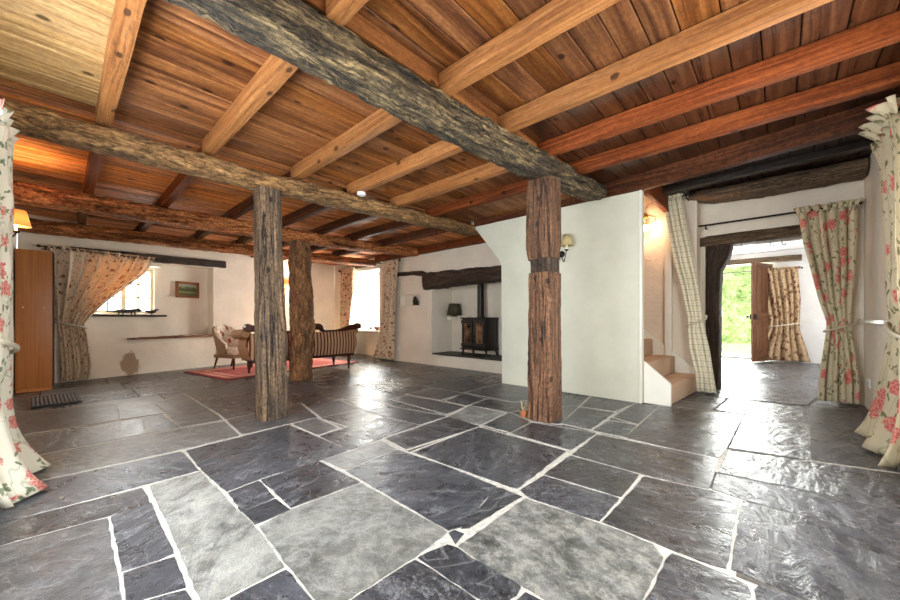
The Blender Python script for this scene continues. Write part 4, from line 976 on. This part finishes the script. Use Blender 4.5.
rod('curtain_rod', 'dark rod over the open front door', (11.38, 1.4, 2.16), (11.38, -.34, 2.16), finials=(True, True), brackets=(.04, .96), bdir=V((.2,0,0)))
rod('curtain_rod', 'dark rod of the window nearest the hall doorway', (.9, -.60, 2.43), (4.56, -.60, 2.43), brackets=(.03, .97), bdir=V((0,-.11,0)))
rod('curtain_rod', 'dark rod of the window beside the tall cabinet', (-.25, 1.4, 2.14), (-.25, 3.72, 2.14), finials=(True, False), brackets=(.03, .985), bdir=V((-.165,0,0)))

# ------------------------------------------------------------------ stairs
st = thing('staircase', 'carpeted stairs with white side boards beside the white partition', 'staircase', (5.37, .93, 0))
y0, run, rise = .93, .285, .235
for k in range(7):
    b = NBM(); y = y0+run*k
    add_box(b, (4.76-5.37, y-.93-(.018 if k else 0), max(0, rise*k)), (6.0-5.37, y-.93+run+.02, rise*(k+1)), .018)
    for v in b.verts: v.co.y -= (v.co.x+.61)/1.24*.085
    obj('step', b, M['carpet'], st)
def board_poly(name, pts, x0, x1, mat, parent, org):
    b = NBM(); va = [b.verts.new((x0-org[0], y-org[1], z)) for y, z in pts]; vb = [b.verts.new((x1-org[0], y-org[1], z)) for y, z in pts]
    b.faces.new(va); b.faces.new(vb[::-1])
    for i in range(len(pts)): j = (i+1) % len(pts); b.faces.new((va[i], va[j], vb[j], vb[i]))
    bmesh.ops.recalc_face_normals(b, faces=b.faces)
    bmesh.ops.bevel(b, geom=list(b.edges), offset=.004, segments=2, affect='EDGES')
    return obj(name, b, M[mat], parent, angle=30)
board_poly('side_board', [(.915, 0), (.915, .255), (1.197, .50), (1.197, 0)], 4.715, 4.757, 'white_paint', st, (5.37, .93))
board_poly('side_board', [(.835, 0), (.835, .275), (1.9, 1.15), (1.9, .6), (1.3, 0)], 6.002, 6.035, 'white_paint', st, (5.37, .93))

# ------------------------------------------------------------------ tall cabinet, door mat
cb = thing('cabinet', 'tall plain orange-brown wooden cabinet in the corner', 'cabinet', (-.235, 7.86, 0))
b = NBM(); add_box(b, (-.168, -.30, .04), (.168, .30, 1.95), .004); obj('carcass', b, M['veneer'], cb)
b = NBM(); add_box(b, (-.163, -.29, 0), (.163, .29, .04)); obj('plinth', b, M['veneer'], cb)
b = NBM(); add_box(b, (.168, -.29, .06), (.184, .295, 1.94), .003); d = obj('door', b, M['oak_dark'], cb); d['label'] = 'side door, its shade put into the dark colour'  # dark oak stands in for shade on the right side of the cabinet
b = NBM(); add_lathe(b, [(.0, 0), (.012, .004), (.014, .02), (0, .026)], 12, (.184, -.22, 1.0), axis=Matrix.Rotation(PI/2, 3, 'Y'), cap=False); obj('knob', b, M['brass'], d)
for x in (-.10, .09):
    b = NBM(); add_lathe(b, [(.0, 0), (.008, 0), (.007, .003), (0, .004)], 10, (x, -.30, 1.16), axis=Matrix.Rotation(PI/2, 3, 'X'), cap=False); obj('screw_cap', b, M['white_plastic'], cb)
dm = thing('door_mat', 'grey ribbed mat with a dark edge in front of the tall cabinet', 'mat', (-.03, 6.52, 0), R(2))
b = NBM(); add_box(b, (-.20, -.38, -.004), (.20, .38, .022), .006); obj('backing', b, M['dark_rubber'], dm)
b = NBM()
for k in range(12):
    x = -.18+.36*k/11; add_box(b, (x-.0105, -.365, .018), (x+.0105, .365, .032), .004)
obj('ribs', b, M['grey_rubber'], dm)

# ------------------------------------------------------------------ rug, settee, armchair
ra = math.atan2(.5, 2.82)
b = NBM(); bmesh.ops.create_grid(b, x_segments=60, y_segments=36, size=.5); uv = uvl(b)
for f in b.faces:
    for lp in f.loops: lp[uv].uv = (lp.vert.co.x+.5, lp.vert.co.y+.5)
for v in b.verts:
    v.co = V((v.co.x*2.88, v.co.y*1.62, .010+noise.noise(V((v.co.x*6, v.co.y*6, 1)))*.003))
ru = obj('rug', b, M['rug'], angle=60); ru.location = (3.13, 7.72, 0); ru.rotation_euler = (0,0,ra)
sd = ru.modifiers.new('thickness', 'SOLIDIFY'); sd.thickness = .011; sd.offset = -1
tag(ru, 'red patterned rug under the striped settee', 'rug', None, 'thing')

# settee seen from behind; local x = to the right along the back, local y = forward
sf = thing('settee', 'old wooden settee with striped back and scrolled ends, seen from behind', 'sofa', (3.17, 6.50, 0), 0)
W = 2.10
def back_outline(t):      # half width of the upholstered back at height fraction t
    return W/2*(.90+.10*math.sin(PI*min(1, t*1.05)**.8)+.0*t)
b = NBM(); uv = uvl(b); g = []
NXs, NZ = 70, 16
for j in range(NZ+1):
    t = j/NZ; z = .30+.45*t; hw = W/2*(.87+.125*math.sin(PI*(.18+.62*t))) ; row = []
    for i in range(NXs+1):
        s = i/NXs*2-1
        row.append((V((s*hw, -.02-.05*(1-s*s)**.5*math.sin(PI*t)*.8+.05*(abs(s)**6), z+.0)), s))
    g.append(row)
vv = [[b.verts.new(p) for p, s in r] for r in g]
vw = [[b.verts.new(p+V((0, .10, 0))) for p, s in r] for r in g]
for j in range(NZ):
    for i in range(NXs):
        for A, fl_ in ((vv, False), (vw, True)):
            q = (A[j][i], A[j][i+1], A[j+1][i+1], A[j+1][i]); f = b.faces.new(q[::-1] if fl_ else q)
            for lp in f.loops: lp[uv].uv = (lp.vert.co.x+3, lp.vert.co.z)
for i in range(NXs):
    for j in (0, NZ):
        f = b.faces.new((vv[j][i], vv[j][i+1], vw[j][i+1], vw[j][i]))
        for lp in f.loops: lp[uv].uv = (lp.vert.co.x+3, lp.vert.co.z)
for j in range(NZ):
    for i in (0, NXs):
        f = b.faces.new((vv[j][i], vv[j+1][i], vw[j+1][i], vw[j][i]))
        for lp in f.loops: lp[uv].uv = (.02+i, lp.vert.co.z)
obj('backrest', b, M['stripe'], sf)
# crest rail: rises in a stepped hump at the middle, swells to a scroll at each end
b = NBM(); uvl(b)
def crest(s):
    a = abs(s); z = .775
    if a < .30: z += .13*smoothstep((.30-a)/.10)+.03*smoothstep((.12-a)/.12)
    if a > .45: z += .11*smoothstep((a-.50)/.45)
    return z
st_ = []
for i in range(61):
    s = i/60*2-1; h = .06+.5*(crest(s)-.775); st_.append(((s*W/2*1.0, .03, crest(s)-h/2+.012), .075, h))
obj('crest_rail', timber_bm(st_, step=.03, n=16, sq=3.5, amp=0, seed=90), M['mahogany'], sf)
for s in (-1, 1):
    b = NBM(); add_tube(b, [(s*(W/2+.0), -.045, .855), (s*(W/2), .02, .855), (s*(W/2), .095, .855)], [.056, .068, .056], 20)
    obj('scroll', b, M['mahogany'], sf)
    b = NBM()   # arm: rolled top over a curved side panel
    add_tube(b, [(s*W/2*1.0, .09, .76), (s*W/2*1.01, .30, .74), (s*W/2*1.02, .54, .73)], [.075, .08, .08], 18)
    obj('arm_roll', b, M['tan_cloth'], sf)
    b = NBM(); uv2 = uvl(b); ga = []
    for j in range(9):
        t = j/8; z = .30+.42*t; x = s*W/2*(.87+.125*math.sin(PI*(.18+.62*t)))
        ga.append([(b.verts.new((x, y, z)), b.verts.new((x-s*.07, y, z))) for y in (.06, .22, .38, .54)])
    for j in range(8):
        for i in range(3):
            for q in (0, 1): b.faces.new((ga[j][i][q], ga[j][i+1][q], ga[j+1][i+1][q], ga[j+1][i][q]))
    for j in range(8):
        for i in (0, 3): b.faces.new((ga[j][i][0], ga[j+1][i][0], ga[j+1][i][1], ga[j][i][1]))
    for i in range(3):
        for j in (0, 8): b.faces.new((ga[j][i][0], ga[j][i+1][0], ga[j][i+1][1], ga[j][i][1]))
    obj('arm_side', b, M['tan_cloth'], sf)
b = NBM(); add_box(b, (-W/2*.88, .06, .30), (W/2*.88, .66, .45), .04, segs=3); obj('seat', b, M['stripe'], sf)
b = NBM(); add_box(b, (-W/2*.90, -.03, .255), (W/2*.90, .68, .305), .012); obj('seat_rail', b, M['mahogany'], sf)
for x in (-W/2*.80, W/2*.80):
    for y in (.0, .60):
        b = NBM(); add_lathe(b, [(.016, .0145 if y > .3 else 0), (.024, .022), (.018, .04), (.026, .08), (.034, .14), (.040, .19), (.028, .215), (.040, .235), (.040, .258)], 16, (x, y, 0)); obj('leg', b, M['mahogany'], sf)

AC = V((2.36, 8.12, .0145)); af = (RIGHT*.93-FWD*.36).normalized()
ac = thing('armchair', 'small low armchair with rose-patterned upholstery at the left of the settee', 'armchair', AC, math.atan2(af.y, af.x)-PI/2)
# local y = forward
b = NBM(); uv = uvl(b); rings = []
NA, NH = 26, 12
def shell(r_add):
    out = []
    for j in range(NH+1):
        t = j/NH; row = []
        for i in range(NA+1):
            a = lerp(-115, 115, i/NA); ar = R(a); k = max(0, math.cos(ar*.78))**1.3
            top = .50+.36*k; z = lerp(.30, top, t); lean = .16*t*k
            rx, ry = .29+r_add+.02*t, .28+r_add
            row.append(V((math.sin(ar)*rx*(1+.06*t), -math.cos(ar)*ry-lean+.05, z)))
        out.append(row)
    return out
outer, inner = shell(.0), shell(-.075)
def skin(b, G, flip, close=False):
    uv = uvl(b)
    v = [[b.verts.new(p) for p in r] for r in G]
    for j in range(len(G)-1):
        for i in range(len(G[0])-1):
            q = (v[j][i], v[j][i+1], v[j+1][i+1], v[j+1][i])
            f = b.faces.new(q[::-1] if flip else q)
            for lp, (a_, c_) in zip(f.loops, [((i, j), (i+1, j), (i+1, j+1), (i, j+1)), ((i, j+1), (i+1, j+1), (i+1, j), (i, j))][1 if flip else 0]): lp[uv].uv = (a_/NA*1.3, c_/NH*.5)
    return v
b = NBM(); v1 = skin(b, outer, False); v2 = skin(b, [[p.lerp(q, .5)+UP*(.0) for p, q in zip(r, s)] for r, s in zip(outer, inner)], True)
for i in range(NA):
    for j in (0, NH): b.faces.new((v1[j][i], v1[j][i+1], v2[j][i+1], v2[j][i]))
for j in range(NH):
    for i in (0, NA): b.faces.new((v1[j][i], v1[j+1][i], v2[j+1][i], v2[j][i]))
obj('outer_back', b, M['tweed'], ac)
b = NBM(); mid_ = [[p.lerp(q, .45)+UP*(.012*(j/NH)) for p, q in zip(r, s)] for j, (r, s) in enumerate(zip(outer, inner))]
inn = [[q+UP*(.02*(j/NH)) for q in s] for j, s in enumerate(inner)]
v1 = skin(b, mid_, False); v2 = skin(b, inn, True)
for i in range(NA):
    for j in (0, NH): b.faces.new((v1[j][i], v1[j][i+1], v2[j][i+1], v2[j][i]))
for j in range(NH):
    for i in (0, NA): b.faces.new((v1[j][i], v1[j+1][i], v2[j+1][i], v2[j][i]))
obj('backrest', b, M['floral_c'], ac)
b = NBM(); add_box(b, (-.235, -.20, .28), (.235, .34, .42), .055, segs=4); o = obj('seat', b, M['floral_c'], ac)
b = NBM(); add_box(b, (-.24, -.22, .22), (.24, .33, .29), .02); obj('seat_frame', b, M['tweed'], ac)
for x, y in ((-.20, .29), (.20, .29), (-.18, -.19), (.18, -.19)):
    b = NBM()
    if y > 0: add_lathe(b, [(.012, 0), (.018, .02), (.014, .04), (.022, .09), (.028, .15), (.020, .19), (.030, .225)], 14, (x, y, 0))
    else: add_tube(b, [(x, y-.09, 0), (x, y-.05, .10), (x, y, .225)], [.014, .018, .022], 10)
    obj('leg', b, M['mahogany'], ac)

# ------------------------------------------------------------------ fireplace: slate, stove, lamp
b = NBM(); rr = random.Random(5)
pts = [(5.44, 3.25), (5.43, 3.9), (5.42, 4.15), (5.45, 4.6), (5.43, 5.1), (5.47, 5.56), (6.1, 5.56), (6.1, 3.25)]
Q = densify([Vector(p) for p in pts], .08, .012, 4)
lo_ = [b.verts.new((p.x, p.y, .235)) for p in Q]; hi_ = [b.verts.new((p.x+(.01 if p.x < 5.6 else 0), p.y, .262+rr.uniform(-.002, .002))) for p in Q]
b.faces.new(hi_); b.faces.new(lo_[::-1])
for i in range(len(Q)): j = (i+1) % len(Q); b.faces.new((lo_[i], lo_[j], hi_[j], hi_[i]))
tag(obj('hearth_slab', b, M['hearth'], smooth=False), 'rough dark slate slab under the wood stove', 'hearth', None, 'thing')
b = NBM(); Q = densify([Vector(p) for p in [(5.41, 3.3), (5.41, 4.12), (5.62, 4.10), (5.62, 3.3)]], .06, .01, 9)
lo_ = [b.verts.new((p.x, p.y, .262)) for p in Q]; hi_ = [b.verts.new((p.x, p.y, .288)) for p in Q]
b.faces.new(hi_); b.faces.new(lo_[::-1])
for i in range(len(Q)): j = (i+1) % len(Q); b.faces.new((lo_[i], lo_[j], hi_[j], hi_[i]))
tag(obj('slate_piece', b, M['hearth'], smooth=False), 'loose slate piece at the front of the hearth beside the partition', 'slate', None, 'thing')
sv = thing('wood_stove', 'black cast iron wood stove with two glass doors in the fireplace', 'stove', (5.86, 4.56, .262))
HW, D0, D1, Z0, Z1 = .31, -.20, .20, .13, .74        # local: x = depth (front is -x), y along the wall
b = NBM(); add_box(b, (D0, -HW, Z0), (D1, HW, Z1), .012); obj('body', b, M['castiron'], sv)
b = NBM(); add_box(b, (D0-.03, -HW-.025, Z1), (D1+.01, HW+.025, Z1+.03), .01); obj('top_plate', b, M['castiron'], sv)
b = NBM(); add_box(b, (D0-.035, -HW-.015, Z0-.02), (D1, HW+.015, Z0+.012), .008); obj('base_plate', b, M['castiron'], sv)
for s in (-1, 1):
    b = NBM(); ya, yb = (.012, HW-.02) if s > 0 else (-HW+.02, -.012)
    for lo, hi in (((ya, Z0+.03), (yb, Z0+.12)), ((ya, Z1-.09), (yb, Z1-.03)), ((ya, Z0+.12), (ya+.05, Z1-.09)), ((yb-.05, Z0+.12), (yb, Z1-.09))):
        add_box(b, (D0-.025, lo[0], lo[1]), (D0+.005, hi[0], hi[1]), .006)
    d = obj('door', b, M['castiron'], sv)
    b = NBM(); add_box(b, (D0-.008, ya+.045, Z0+.115), (D0-.002, yb-.045, Z1-.085)); obj('glass', b, M['fireglass'], d, smooth=False)
    b = NBM()
    yh = ya+.02 if s > 0 else yb-.02
    add_tube(b, [(D0-.02, yh, .42), (D0-.055, yh, .42)], .007, 8); add_lathe(b, [(.0, -.03), (.010, -.025), (.013, 0), (.010, .025), (0, .03)], 12, (D0-.06, yh, .42), cap=False); obj('handle', b, M['brass'] if False else M['iron'], d)
    for z in (Z0+.08, Z1-.06):
        b = NBM(); add_tube(b, [(D0-.02, s*(HW-.01), z-.03), (D0-.02, s*(HW-.01), z+.03)], .011, 8); obj('hinge', b, M['castiron'], d)
    for x in (D0+.03, D1-.03):
        b = NBM(); add_tube(b, [(x, s*(HW-.03), Z0), (x, s*(HW-.015), .08), (x+(-.02 if x < 0 else .02)*.5, s*(HW+.005), .0)], [.030, .022, .020], 10); obj('leg', b, M['castiron'], sv)
b = NBM(); add_tube(b, [(.04, 0, Z1+.02), (.04, 0, Z1+.05), (.04, 0, Z1+.055), (.04, 0, 1.60)], [.085, .085, .072, .072], 22); obj('flue_pipe', b, M['castiron'], sv)
tl_ = thing('table_lamp', 'dark olive lamp shade on a short base beside the stove pipe', 'lamp', (5.97, 5.36, 1.055), 0)
b = NBM(); add_lathe(b, [(.07, 0), (.07, .012), (.03, .03), (.02, .06), (.012, .08), (.012, .20)], 18); obj('base', b, M['pottery'], tl_)
b = NBM(); add_lathe(b, [(.165, .03), (.12, .29)], 26, cap=False); o = obj('shade', b, M['shade_dark'], tl_); o.modifiers.new('thickness', 'SOLIDIFY').thickness = .004
b = NBM(); add_lathe(b, [(.0, .19), (.02, .20), (.03, .235), (.02, .265), (.0, .275)], 14, cap=False); obj('bulb', b, M['white_plastic'], tl_)
nf = thing('niche_ornament', 'small dark carved figure in the wall niche', 'ornament', (5.575, 6.20, 1.315), 0)
b = NBM(); add_box(b, (-.045, -.07, 0), (.045, .07, .025), .01); obj('base', b, M['pottery'], nf)
b = NBM(); add_lathe(b, [(.03, .02), (.055, .05), (.062, .10), (.05, .15), (.038, .165)], 14, (0, .02, 0)); add_lathe(b, [(.03, .15), (.038, .175), (.034, .20), (.0, .215)], 12, (0, .03, 0), cap=False); add_lathe(b, [(.02, .02), (.035, .06), (.03, .11), (.0, .13)], 12, (0, -.045, 0), cap=False); obj('figure', b, M['castiron'], nf)
def socket(P, e, n, label, w=.15, h=.09, grp='wall sockets'):
    r = thing('wall_socket', label, 'socket', P, math.atan2(e.y, e.x), grp)
    b = NBM(); add_box(b, (-w/2, -.008, -h/2), (w/2, .004, h/2), .004); obj('plate', b, M['white_plastic'], r)
    for x in ((-w*.25, w*.25) if w > .1 else (0,)):
        b = NBM(); add_box(b, (x-.014, -.013, .012), (x+.014, -.006, .03), .003); obj('switch', b, M['white_plastic'], r)
    return r
socket(V((5.487, 6.68, .29)), V((0,-1,0)), V((-1,0,0)), 'white double socket low on the wall beside the fireplace')
socket(V((5.93, -.708, .31)), V((-1,0,0)), V((0,1,0)), 'white double socket low on the wall between the two rose curtains', .17, .10)

# ------------------------------------------------------------------ wall lamps
def sconce(name, label, P, e, n, arms, shade, reach=.10, dip=.055, group='wall lamps', power=0, col=(1,.62,.3), plate='brass', drop=.0, shr=(.055, .085), shh=.11, metal='iron'):
    """arms = list of sideways offsets; shade = material name or None"""
    r = thing(name, label, 'wall lamp', P, math.atan2(e.y, e.x), group)     # local x = along the wall, -y = into the room
    b = NBM(); add_lathe(b, [(.045, 0), (.045, .008), (.03, .018), (.012, .028), (0, .03)], 20, (0, 0, 0), axis=Matrix.Rotation(PI/2, 3, 'X'), cap=False); obj('wall_plate', b, M[plate], r)
    for x in arms:
        b = NBM(); pts = []
        for k in range(13):
            t = k/12; a = PI*t
            pts.append((x*t, -.02-reach*smoothstep(t), -dip*math.sin(a)+.03*t-drop*t))
        add_tube(b, pts, .006, 8); a_ = obj('arm', b, M[metal], r)
        end = V(pts[-1])
        b = NBM(); add_lathe(b, [(.012, -.012), (.028, 0), (.028, .005), (.010, .008)], 16, end); obj('drip_pan', b, M[metal], a_)
        b = NBM(); add_lathe(b, [(.011, .005), (.011, .07)], 14, end); obj('candle', b, M['candle'], a_)
        b = NBM(); add_lathe(b, [(.0, .068), (.013, .075), (.020, .10), (.014, .125), (.0, .145)], 14, end, cap=False); obj('bulb', b, M['bulb'] if power else M['white_plastic'], a_)
        if shade:
            b = NBM(); add_lathe(b, [(shr[1], .055), (shr[0], .055+shh)], 24, end, cap=False); o = obj('shade', b, M[shade], a_); o.modifiers.new('thickness', 'SOLIDIFY').thickness = .003
        if power:
            l = bpy.data.lights.new('lamp_light', 'POINT'); l.energy = power; l.color = col; l.shadow_soft_size = .03
            lo = bpy.data.objects.new('lamp_light', l); C.objects.link(lo); lo.parent = a_; lo.location = end+V((0, 0, .10))
    return r
sconce('wall_lamp', 'twin black wall lamp with beige shades on the white partition', V((4.655, 2.20, 1.885)), V((0,-1,0)), V((-1,0,0)), (-.12, .12), 'shade', reach=.09, dip=.13, plate='iron', shr=(.042, .085), shh=.15)
sconce('wall_lamp', 'glowing square-shaded wall lamp beside the white curtain', V((-.41, 5.35, 1.80)), V((0,1,0)), V((1,0,0)), (0,), 'shade_lit', reach=.11, power=W_LEFT, shr=(.065, .10), shh=.15)
sconce('wall_lamp', 'lit brass wall lamp seen between the two left posts', fw(4.45, 1.80, .012), FE, FN, (-.09, .09), 'shade_lit', reach=.10, power=W_FAR, metal='brass', shr=(.05, .08), shh=.11)
# bare bulb bracket on the stair wall, bulb hanging below the plate
r = thing('wall_lamp', 'brass wall bracket with a bare lit bulb above the stairs', 'wall lamp', (6.04, 1.53, 2.56), -PI/2, 'wall lamps')
b = NBM(); add_lathe(b, [(.06, 0), (.06, .01), (.04, .022), (.014, .03), (0, .032)], 22, (0, 0, 0), axis=Matrix.Rotation(PI/2, 3, 'X'), cap=False); obj('wall_plate', b, M['brass'], r)
b = NBM(); add_tube(b, [(0, -.02, 0), (.03, -.06, .0), (.10, -.08, -.01), (.17, -.08, -.045), (.175, -.08, -.10), (.12, -.08, -.13), (.06, -.08, -.12)], .007, 8); a_ = obj('arm', b, M['brass'], r)
b = NBM(); add_lathe(b, [(.02, -.115), (.024, -.13), (.022, -.15)], 14, (.04, -.08, 0)); obj('holder', b, M['brass'], a_)
b = NBM(); add_lathe(b, [(.014, -.145), (.034, -.175), (.040, -.205), (.028, -.235), (0, -.245)], 16, (.04, -.08, 0), cap=False); obj('bulb', b, M['bulb'], a_)
l = bpy.data.lights.new('lamp_light', 'POINT'); l.energy = W_STAIR; l.color = (1, .55, .30); l.shadow_soft_size = .04
lo = bpy.data.objects.new('lamp_light', l); C.objects.link(lo); lo.parent = a_; lo.location = (.04, -.13, -.19)

# ------------------------------------------------------------------ small things
b = NBM(); add_lathe(b, [(.0, 0), (.035, 0), (.05, -.006), (.05, -.034), (.044, -.042), (0, -.044)], 24, cap=False); o = obj('smoke_detector', b, M['white_plastic'], angle=35); o.location = (2.40, 3.62, 2.492)
tag(o, 'small white smoke detector under a pine joist by the golden brown beam', 'smoke detector', None, 'thing')
pc = thing('picture', 'small framed green landscape painting on the far wall', 'picture', fw(2.32, 1.60, -.205), math.atan2(FE.y, FE.x))
b = NBM()
for lo, hi in (((-.215, -.165), (-.165, .165)), ((.165, -.165), (.215, .165)), ((-.165, -.165), (.165, -.118)), ((-.165, .118), (.165, .165))): add_box(b, (lo[0], -.028, lo[1]), (hi[0], .004, hi[1]), .008)
obj('frame', b, M['gold'], pc)
b = NBM(); add_box(b, (-.167, -.012, -.12), (.167, -.006, .12)); uv = uvl(b)
for f in b.faces:
    for lp in f.loops: lp[uv].uv = ((lp.vert.co.x+.167)/.334, (lp.vert.co.z+.12)/.24)
obj('canvas', b, M['art'], pc, smooth=False)
# window sill figure: long low carved animal
fg = thing('sill_ornament', 'long low dark carved animal on the small window sill', 'ornament', fw(1.30, 1.078, -.05), math.atan2(FE.y, FE.x))
b = NBM(); add_tube(b, [(-.20, 0, .05), (-.15, 0, .06), (-.08, 0, .065), (0, 0, .062), (.07, 0, .07), (.12, 0, .085), (.16, 0, .085), (.20, 0, .075)], [.012, .03, .038, .034, .036, .026, .034, .012], 12); obj('body', b, M['pottery'], fg)
for x in (-.13, -.07, .05, .10):
    b = NBM(); add_tube(b, [(x, .0, .05), (x, -.012, .025), (x-.006, -.012, 0)], [.016, .011, .013], 8); obj('leg', b, M['pottery'], fg)
b = NBM(); add_tube(b, [(-.19, 0, .05), (-.26, 0, .06), (-.31, .01, .05)], [.012, .009, .004], 8); obj('tail', b, M['pottery'], fg)
def bird(P, rz, label, mat):
    r = thing('bird_ornament', label, 'ornament', P, rz)
    b = NBM(); add_tube(b, [(-.11, 0, .085), (-.06, 0, .06), (0, 0, .055), (.05, 0, .07), (.075, 0, .095), (.10, 0, .10), (.125, 0, .095)], [.006, .022, .036, .032, .022, .018, .003], 12); obj('body', b, M[mat], r)
    b = NBM(); add_lathe(b, [(.03, 0), (.028, .008), (.008, .014), (.007, .035)], 12); obj('base', b, M['ledgewood'], r)
bird(V((5.60, 8.0, .70)), R(75), 'small dark bird ornament on the white sill of the side window', 'pottery')
bird(fw(1.66, 1.078, -.07), R(20), 'tiny dark bird ornament at the right end of the small window sill', 'pottery')
bw = thing('bowl', 'small brown bowl on the sill beside the long brown curtain', 'bowl', (5.56, 7.66, .70))
b = NBM(); add_lathe(b, [(.03, 0), (.035, .012), (.07, .045), (.10, .10), (.094, .10), (.064, .05), (.03, .02), (0, .018)], 24, cap=False); obj('body', b, M['ledgewood'], bw)
b = NBM(); add_box(b, (-.15, -.10, 0), (.15, .10, .006), .002); o = obj('magazine', b, M['paper_dark'], smooth=False); o.location = fw(1.98, .663, -.10); o.rotation_euler = (0, 0, .4); tag(o, 'grey magazine lying on the long wooden ledge', 'magazine', None, 'thing')
b = NBM(); bmesh.ops.create_grid(b, x_segments=10, y_segments=8, size=.5)
for v in b.verts: v.co = V((v.co.x*.30, v.co.y*.20, .010+.008*math.sin(v.co.x*7)+.004*math.cos(v.co.y*5)))
o = obj('newspaper', b, M['paper']); o.modifiers.new('thickness', 'SOLIDIFY').thickness = .006; o.location = fw(2.30, .663, -.08); o.rotation_euler = (0,0,.25); tag(o, 'pale folded newspaper on the long wooden ledge', 'newspaper', None, 'thing')
# pot with dried stems by the notched post
pt = thing('plant_pot', 'tiny terracotta pot of dried stems at the foot of the notched post', 'pot', (3.215, 1.928, 0))
b = NBM(); add_lathe(b, [(.024, 0), (.030, .002), (.038, .05), (.042, .05), (.042, .066), (.035, .066), (.030, .03), (0, .03)], 20, cap=False); obj('pot', b, M['terracotta'], pt)
rs = random.Random(2); b = NBM()
for k in range(11):
    a = rs.uniform(0, 6.28); l = rs.uniform(.05, .11); sp_ = rs.uniform(.15, .5)
    p = V((math.cos(a)*.01, math.sin(a)*.01, .03)); q = p+V((math.cos(a)*sp_*l, math.sin(a)*sp_*l, l+.02))
    add_tube(b, [p, p.lerp(q, .5)+V((rs.uniform(-.01, .01), rs.uniform(-.01, .01), 0)), q], [.002, .002, .0035], 6)
obj('dried_stems', b, M['straw'], pt)
# white shelf end on the right-hand wall
b = NBM(); add_box(b, (4.80, -.735, .955), (5.75, -.655, .99), .008); tag(obj('wall_shelf', b, M['white_paint']), 'long white painted shelf low on the wall between the two rose curtains', 'shelf', None, 'thing')
# hooks under the doorway lintel
for i, (y, lb) in enumerate(((.50, 'black hook under the doorway lintel nearest the dark door post'), (.40, 'black hook under the doorway lintel, second from the dark door post'), (.10, 'black hook under the middle of the doorway lintel'), (-.02, 'black hook under the doorway lintel nearest the rose curtain'))):
    r = bpy.data.objects.new('lintel_hook', None)
    b = NBM(); pts = [(0, 0, .02), (0, 0, -.02)]+[(-.02+.02*math.cos(t), 0, -.03-.022*math.sin(t)) for t in [PI*k/8 for k in range(9)]]
    add_tube(b, pts, .0045, 8); o = obj('lintel_hook', b, M['iron']); o.location = (6.56, y, 2.045); o.rotation_euler = (0, 0, PI/2+.3)
    tag(o, lb, 'hook', 'hooks under the doorway lintel', 'thing')
# open front door
dr = bpy.data.objects.new('door_1', None); C.objects.link(dr); tag(dr, kind='structure')
H_ = V((11.55, .15, 0)); Nr = V((10.75, .47, 0)); dv = (Nr-H_); dl = dv.length
dr.location = H_+UP*.01; dr.rotation_euler = (0, 0, math.atan2(dv.y, dv.x))
b = NBM(); th = .045; dh = 2.30
for lo, hi in (((0, 0), (.11, dh)), ((dl-.11, 0), (dl, dh)), ((.11, 0), (dl-.11, .22)), ((.11, dh-.12), (dl-.11, dh)), ((.11, .95), (dl-.11, 1.13)), ((dl/2-.045, .22), (dl/2+.045, .95)), ((dl/2-.045, 1.13), (dl/2+.045, dh-.12))): add_box(b, (lo[0], -th/2, lo[1]), (hi[0], th/2, hi[1]), .005)
obj('door_frame', b, M['doorwood'], dr)
for xa, xb in ((.11, dl/2-.045), (dl/2+.045, dl-.11)):
    for za, zb in ((.22, .95), (1.13, dh-.12)):
        b = NBM(); add_box(b, (xa-.005, -.012, za-.005), (xb+.005, .012, zb+.005)); add_box(b, (xa+.04, -.019, za+.04), (xb-.04, .019, zb-.04), .008); obj('panel', b, M['doorwood'], dr)
b = NBM(); add_box(b, (dl-.12, -th/2-.03, .98), (dl-.01, th/2+.03, 1.10), .006); add_lathe(b, [(.012, .0), (.012, .05), (.028, .06), (.028, .085), (0, .09)], 14, (dl-.06, -th/2-.02, 1.04), axis=Matrix.Rotation(PI/2, 3, 'X'), cap=False); obj('lock', b, M['iron'], dr)

# ------------------------------------------------------------------ daylight and lamps
w = bpy.data.worlds.new('world'); bpy.context.scene.world = w; w.use_nodes = True
bg = w.node_tree.nodes['Background']; bg.inputs[0].default_value = (.93, .97, 1, 1); bg.inputs[1].default_value = WORLD
def area(name, loc, target, sx, sy, power, col=(1,1,1), spread=180):
    l = bpy.data.lights.new(name, 'AREA'); l.shape = 'RECTANGLE'; l.size = sx; l.size_y = sy; l.energy = power; l.color = col; l.spread = R(spread)
    o = bpy.data.objects.new(name, l); C.objects.link(o); o.location = loc
    d = (V(target)-V(loc)); o.rotation_euler = d.to_track_quat('-Z', 'Y').to_euler(); return o
area('daylight', (-.56, 1.98, 1.32), (3, 1.98, 1.32), 2.1, 1.4, P_LEFT, (.90, .95, 1))
area('daylight', (2.15, -.86, 1.38), (2.15, 3, 1.38), 1.95, 1.4, P_RIGHT, (1, .97, .92))
area('daylight', (6.02, 8.22, 1.47), (3, 8.22, 1.2), 1.2, 1.4, P_SIDE, (1, .98, .95))
o = fw(1.31, 1.52, -.36); area('daylight', o, o+FN, .84, .8, P_SMALL, (1, .98, .95))
area('daylight', (9.32, -1.76, 1.45), (9.32, 2, 1.2), 1.7, 1.0, P_HALL_FILL, (1, .98, .96))  # added fill light for the hall, set in its unseen window
area('daylight', (11.75, .74, 1.2), (6, .74, 1.0), 1.1, 2.2, P_DOOR, (.97, 1, .96))
sn = bpy.data.lights.new('sun', 'SUN'); sn.energy = SUN; sn.angle = R(6); so_ = bpy.data.objects.new('sun', sn); C.objects.link(so_); so_.rotation_euler = (R(0), R(-8), 0)
